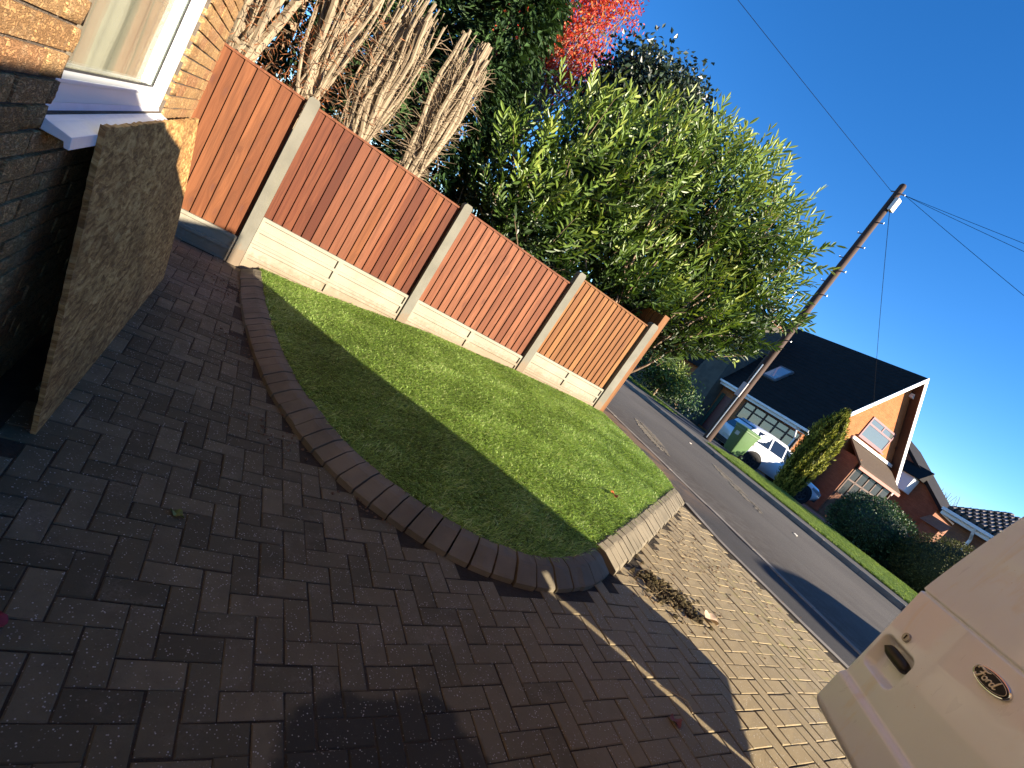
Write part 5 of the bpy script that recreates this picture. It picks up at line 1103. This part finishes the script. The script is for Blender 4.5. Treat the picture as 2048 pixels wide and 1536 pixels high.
for s_ in (-1, 1):
    b = MB(CMx); b.loft([[(x, s_ * (w_ - .02), z0_), (x, s_ * (w_ + .012), z0_), (x, s_ * (w_ + .012), z1_), (x, s_ * (w_ - .02), z1_)] for x, w_, z0_, z1_ in ((-.90, .70, .84, 1.0), (-.80, .88, .82, 1.02), (-.55, .93, .86, 1.02), (-.32, .94, .93, .98))]); b.build('tail_light', plain('red_lamp_lens', (.10, .03, .05), .15, .2, 20), car)
    b = MB(CMx); b.loft([[(x, s_ * (w_ - .03), z0_), (x, s_ * (w_ + .015), z0_), (x, s_ * (w_ + .015), z1_), (x, s_ * (w_ - .03), z1_)] for x, w_, z0_, z1_ in ((2.95, .90, .78, .86), (3.3, .87, .70, .84), (3.58, .76, .64, .76))]); b.build('headlight', plain('clear_lamp_lens', (.30, .32, .34), .1, .2, 20), car)
    b = MB(CMx); b.box(1.70, 1.85, s_ * .90 - .02 if s_ > 0 else -1.08, 1.08 if s_ > 0 else -.88, 1.08, 1.22); b.build('mirror', M_CAR, car, bevel=.03)
    b = MB(CMx); b.box(.6, .78, s_ * .948 - .01, s_ * .948 + .01, .93, .955); b.build('door_handle', M_CAR, car)
    for x in (0, 2.70):
        b = MB(CMx); ring = lambda y, r_: [(x + r_ * math.cos(a), y, .37 + r_ * math.sin(a)) for a in np.linspace(0, 2 * math.pi, 28, endpoint=False)]
        b.loft([ring(s_ * .70, .43), ring(s_ * .949, .43)]); b.build('wheel_arch', plain('black_arch', (.012, .012, .013), .8), car)
        c_ = CMx @ Vector((x, s_ * .87, .37)); wheel(None, tuple(c_), tuple(CS * s_), .36, .20, car, plain('dark_alloy', (.05, .05, .055), .35, .1, 6, .5, .6), M_TYRE, 5)
b = MB(CMx); b.box(-.93, -.915, -.26, .26, .62, .73); b.build('number_plate', plain('pale_number_plate', (.55, .56, .5), .5), car)
b = MB(CMx); b.box(-.945, -.80, -.78, .78, .36, .56); b.box(3.45, 3.72, -.62, .62, .34, .5); b.build('bumper', plain('black_bumper', (.02, .02, .022), .7), car, bevel=.03)

# ------------------------------------------------------------------ small things on the ground
def leaf_obj(name, x, y, z, size, ang, colr, label, curl=.25, lobes=0):
    b = MB(); n_ = 24; out = []
    for k in range(n_):
        a = 2 * math.pi * k / n_; r_ = size * (.5 + (.28 * abs(math.cos(lobes * a / 2)) ** .7 if lobes else 0)) ; ex = 1.0 if lobes else (1.25 if abs(math.cos(a)) > .9 else 1)
        px_, py_ = r_ * math.cos(a) * ex, r_ * math.sin(a) * (.95 if lobes else .55); out.append((px_, py_, abs(py_) * curl * 2 + .004 + .01 * math.sin(3 * a)))
    T = Matrix.Translation((x, y, z)) @ Matrix.Rotation(ang, 4, 'Z'); vs_ = [T @ Vector(p) for p in out] + [T @ Vector((0, 0, .003))]; b.add(vs_, [(k, (k + 1) % n_, n_) for k in range(n_)])
    t = NT(name + '_blade'); nn_ = t.noise(t.obj(), 40, 3); o = b.build(name, t.done(t.mix(nn_, tuple(c_ * .6 for c_ in colr[0]), colr[1]), .5), smooth=True); setp(o, label, 'leaf')
leaf_obj('fallen_leaf', .30, 1.985, .004, .055, 2.6, ((.05, .14, .07), (.28, .30, .06)), 'curled green leaf lying on the shaded paving')
leaf_obj('fallen_leaf', -.075, 1.385, .004, .05, .5, ((.22, .012, .02), (.32, .03, .04)), 'crimson leaf on the paving at the left edge', .2, 5)
leaf_obj('fallen_leaf', 3.62, 2.98, float(lawn_z(np.array(3.62), np.array(2.98))) + .02, .06, .9, ((.45, .10, .02), (.6, .16, .04)), 'small orange red leaf on the lit lawn', .2, 5)
leaf_obj('fallen_leaf', 3.66, 1.66, float(hz(3.66)) + .012, .085, -.6, ((.55, .36, .22), (.75, .58, .40)), 'large dry tan leaf beside the soil clump', .3, 5)
leaf_obj('fallen_leaf', 2.55, .98, float(hz(2.55)) + .006, .045, 1.2, ((.25, .06, .03), (.30, .09, .04)), 'small brown leaf on shaded paving beside the light streak', .2, 5)
def clod_heap(name, pts, mat, label, cat, seed, size=(.012, .035)):
    rd_ = random.Random(seed); b = MB()
    for (x, y, n_, sp) in pts:
        for k in range(n_):
            px_ = x + rd_.gauss(0, sp); py_ = y + rd_.gauss(0, sp); s_ = rd_.uniform(*size); z = float(hz(px_)) + s_ * .3 + max(0, rd_.gauss(.0, .012)) * (1 if sp < .12 else .2)
            vs_ = [(px_ + s_ * rd_.uniform(.6, 1.2) * a, py_ + s_ * rd_.uniform(.6, 1.2) * c_, z + s_ * rd_.uniform(.4, 1) * d) for a, c_, d in ((1, 0, 0), (0, 1, 0), (-1, 0, 0), (0, -1, 0), (0, 0, 1), (0, 0, -.6))]
            b.add(vs_, [(0, 1, 4), (1, 2, 4), (2, 3, 4), (3, 0, 4), (1, 0, 5), (2, 1, 5), (3, 2, 5), (0, 3, 5)])
    o = b.build(name, mat); setp(o, label, cat); o['kind'] = 'stuff'; return o
clod_heap('soil_clump', [(3.28, 2.00, 60, .05), (3.36, 1.93, 80, .07), (3.44, 1.85, 70, .06), (3.52, 1.76, 60, .06), (3.40, 1.86, 70, .13)], mat_soil('dark_mossy_soil', (.05, .038, .022), (.10, .08, .035)), 'clump of dark mossy soil on the sunlit paving', 'soil', 5, (.008, .030))
clod_heap('soil_crumbs', [(4.2, 2.35, 60, .22), (4.6, 2.65, 60, .25), (3.4, 1.9, 60, .25), (5.0, 2.2, 40, .3), (4.4, 1.7, 30, .35), (1.2, 2.3, 60, .12), (.75, 2.9, 70, .14), (.5, 4.0, 80, .12), (.35, 5.2, 140, .14), (5.9, 5.4, 120, .18), (6.1, 6.2, 120, .18)], M_SOIL, 'loose soil crumbs scattered over the paving and footway', 'soil', 6, (.004, .014))
b = MB(); rd_ = random.Random(9)
for k in range(140):       # dry grass and twigs
    x = rd_.choice([3.45, 3.3, 4.3, .42, 6.0]) + rd_.gauss(0, .13); y = {True: 1.85}.get(x < 3.9 and x > 2.8, 2.4 if x > 3.9 and x < 5 else (5.3 if x < 1.5 else 5.9)) + rd_.gauss(0, .14); z = float(hz(x)) + .008; a = rd_.uniform(0, 6.28); L = rd_.uniform(.03, .10)
    b.tube([(x, y, z), (x + L * .5 * math.cos(a), y + L * .5 * math.sin(a), z + rd_.uniform(.005, .03)), (x + L * math.cos(a), y + L * math.sin(a), z + rd_.uniform(0, .02))], .0012, 4, False)
o = b.build('dry_stalks', plain('dry_stalk', (.30, .22, .11), .8, .3)); setp(o, 'scattered dry stalks and twigs on soil and paving', 'twigs', kind='stuff')
b = MB(); b.tube([(2.62, 1.17, float(hz(2.62)) + .006), (2.68, 1.05, float(hz(2.68)) + .05), (2.70, 1.0, float(hz(2.7)) + .03)], .0025, 5); setp(b.build('dry_stalk', plain('pale_stalk', (.45, .36, .2), .8)), 'single pale stalk lying across the streak of light', 'twig')
# muddy tyre prints on the road: one bar per tread block
def tread(name, p0, p1, label, n_=17, w_=.22):
    b = MB(); p0 = np.array(p0); p1 = np.array(p1); d = p1 - p0; L = np.linalg.norm(d); d = d / L; s_ = np.array([-d[1], d[0]])
    for k in range(n_):
        t = k / (n_ - 1); c_ = p0 + d * L * t; hw = w_ * (.35 + .65 * math.sin(math.pi * (t * .85 + .12))) * random.uniform(.85, 1.1); th_ = L / n_ * .26
        for lane in (-1, 1):
            if random.random() < .12: continue
            q = [c_ + s_ * lane * .012 + d * -th_, c_ + s_ * lane * hw + d * (-th_ + .02), c_ + s_ * lane * hw + d * (th_ + .02), c_ + s_ * lane * .012 + d * th_]
            b.prism([(float(x), float(y), float(gz(x, y)) + .004) for x, y in q], (0, 0, .005))
    o = b.build(name, mat_soil('dry_mud', (.15, .135, .11), (.20, .178, .145))); setp(o, label, 'mud'); o['kind'] = 'stuff'
tread('tyre_print', (8.35, 7.55), (7.55, 5.85), 'row of pale muddy tyre tread marks on the road near the fence end')
tread('tyre_print', (10.9, 7.05), (9.5, 4.85), 'row of pale muddy tyre tread marks towards the far kerb')
b = MB(); 
for x, y, a in ((10.4, 4.55, .4), (11.4, 8.4, .2)): b.prism([(x + .12 * math.cos(a + q), y + .03 * math.sin(a + q) + .06 * math.cos(q), float(gz(x, y)) + .006) for q in (0, 1.6, 3.1, 4.7)], (0, 0, .006))
setp(b.build('road_litter', plain('pale_litter', (.6, .55, .45), .7)), 'few pale scraps of litter on the road', 'litter', kind='stuff')
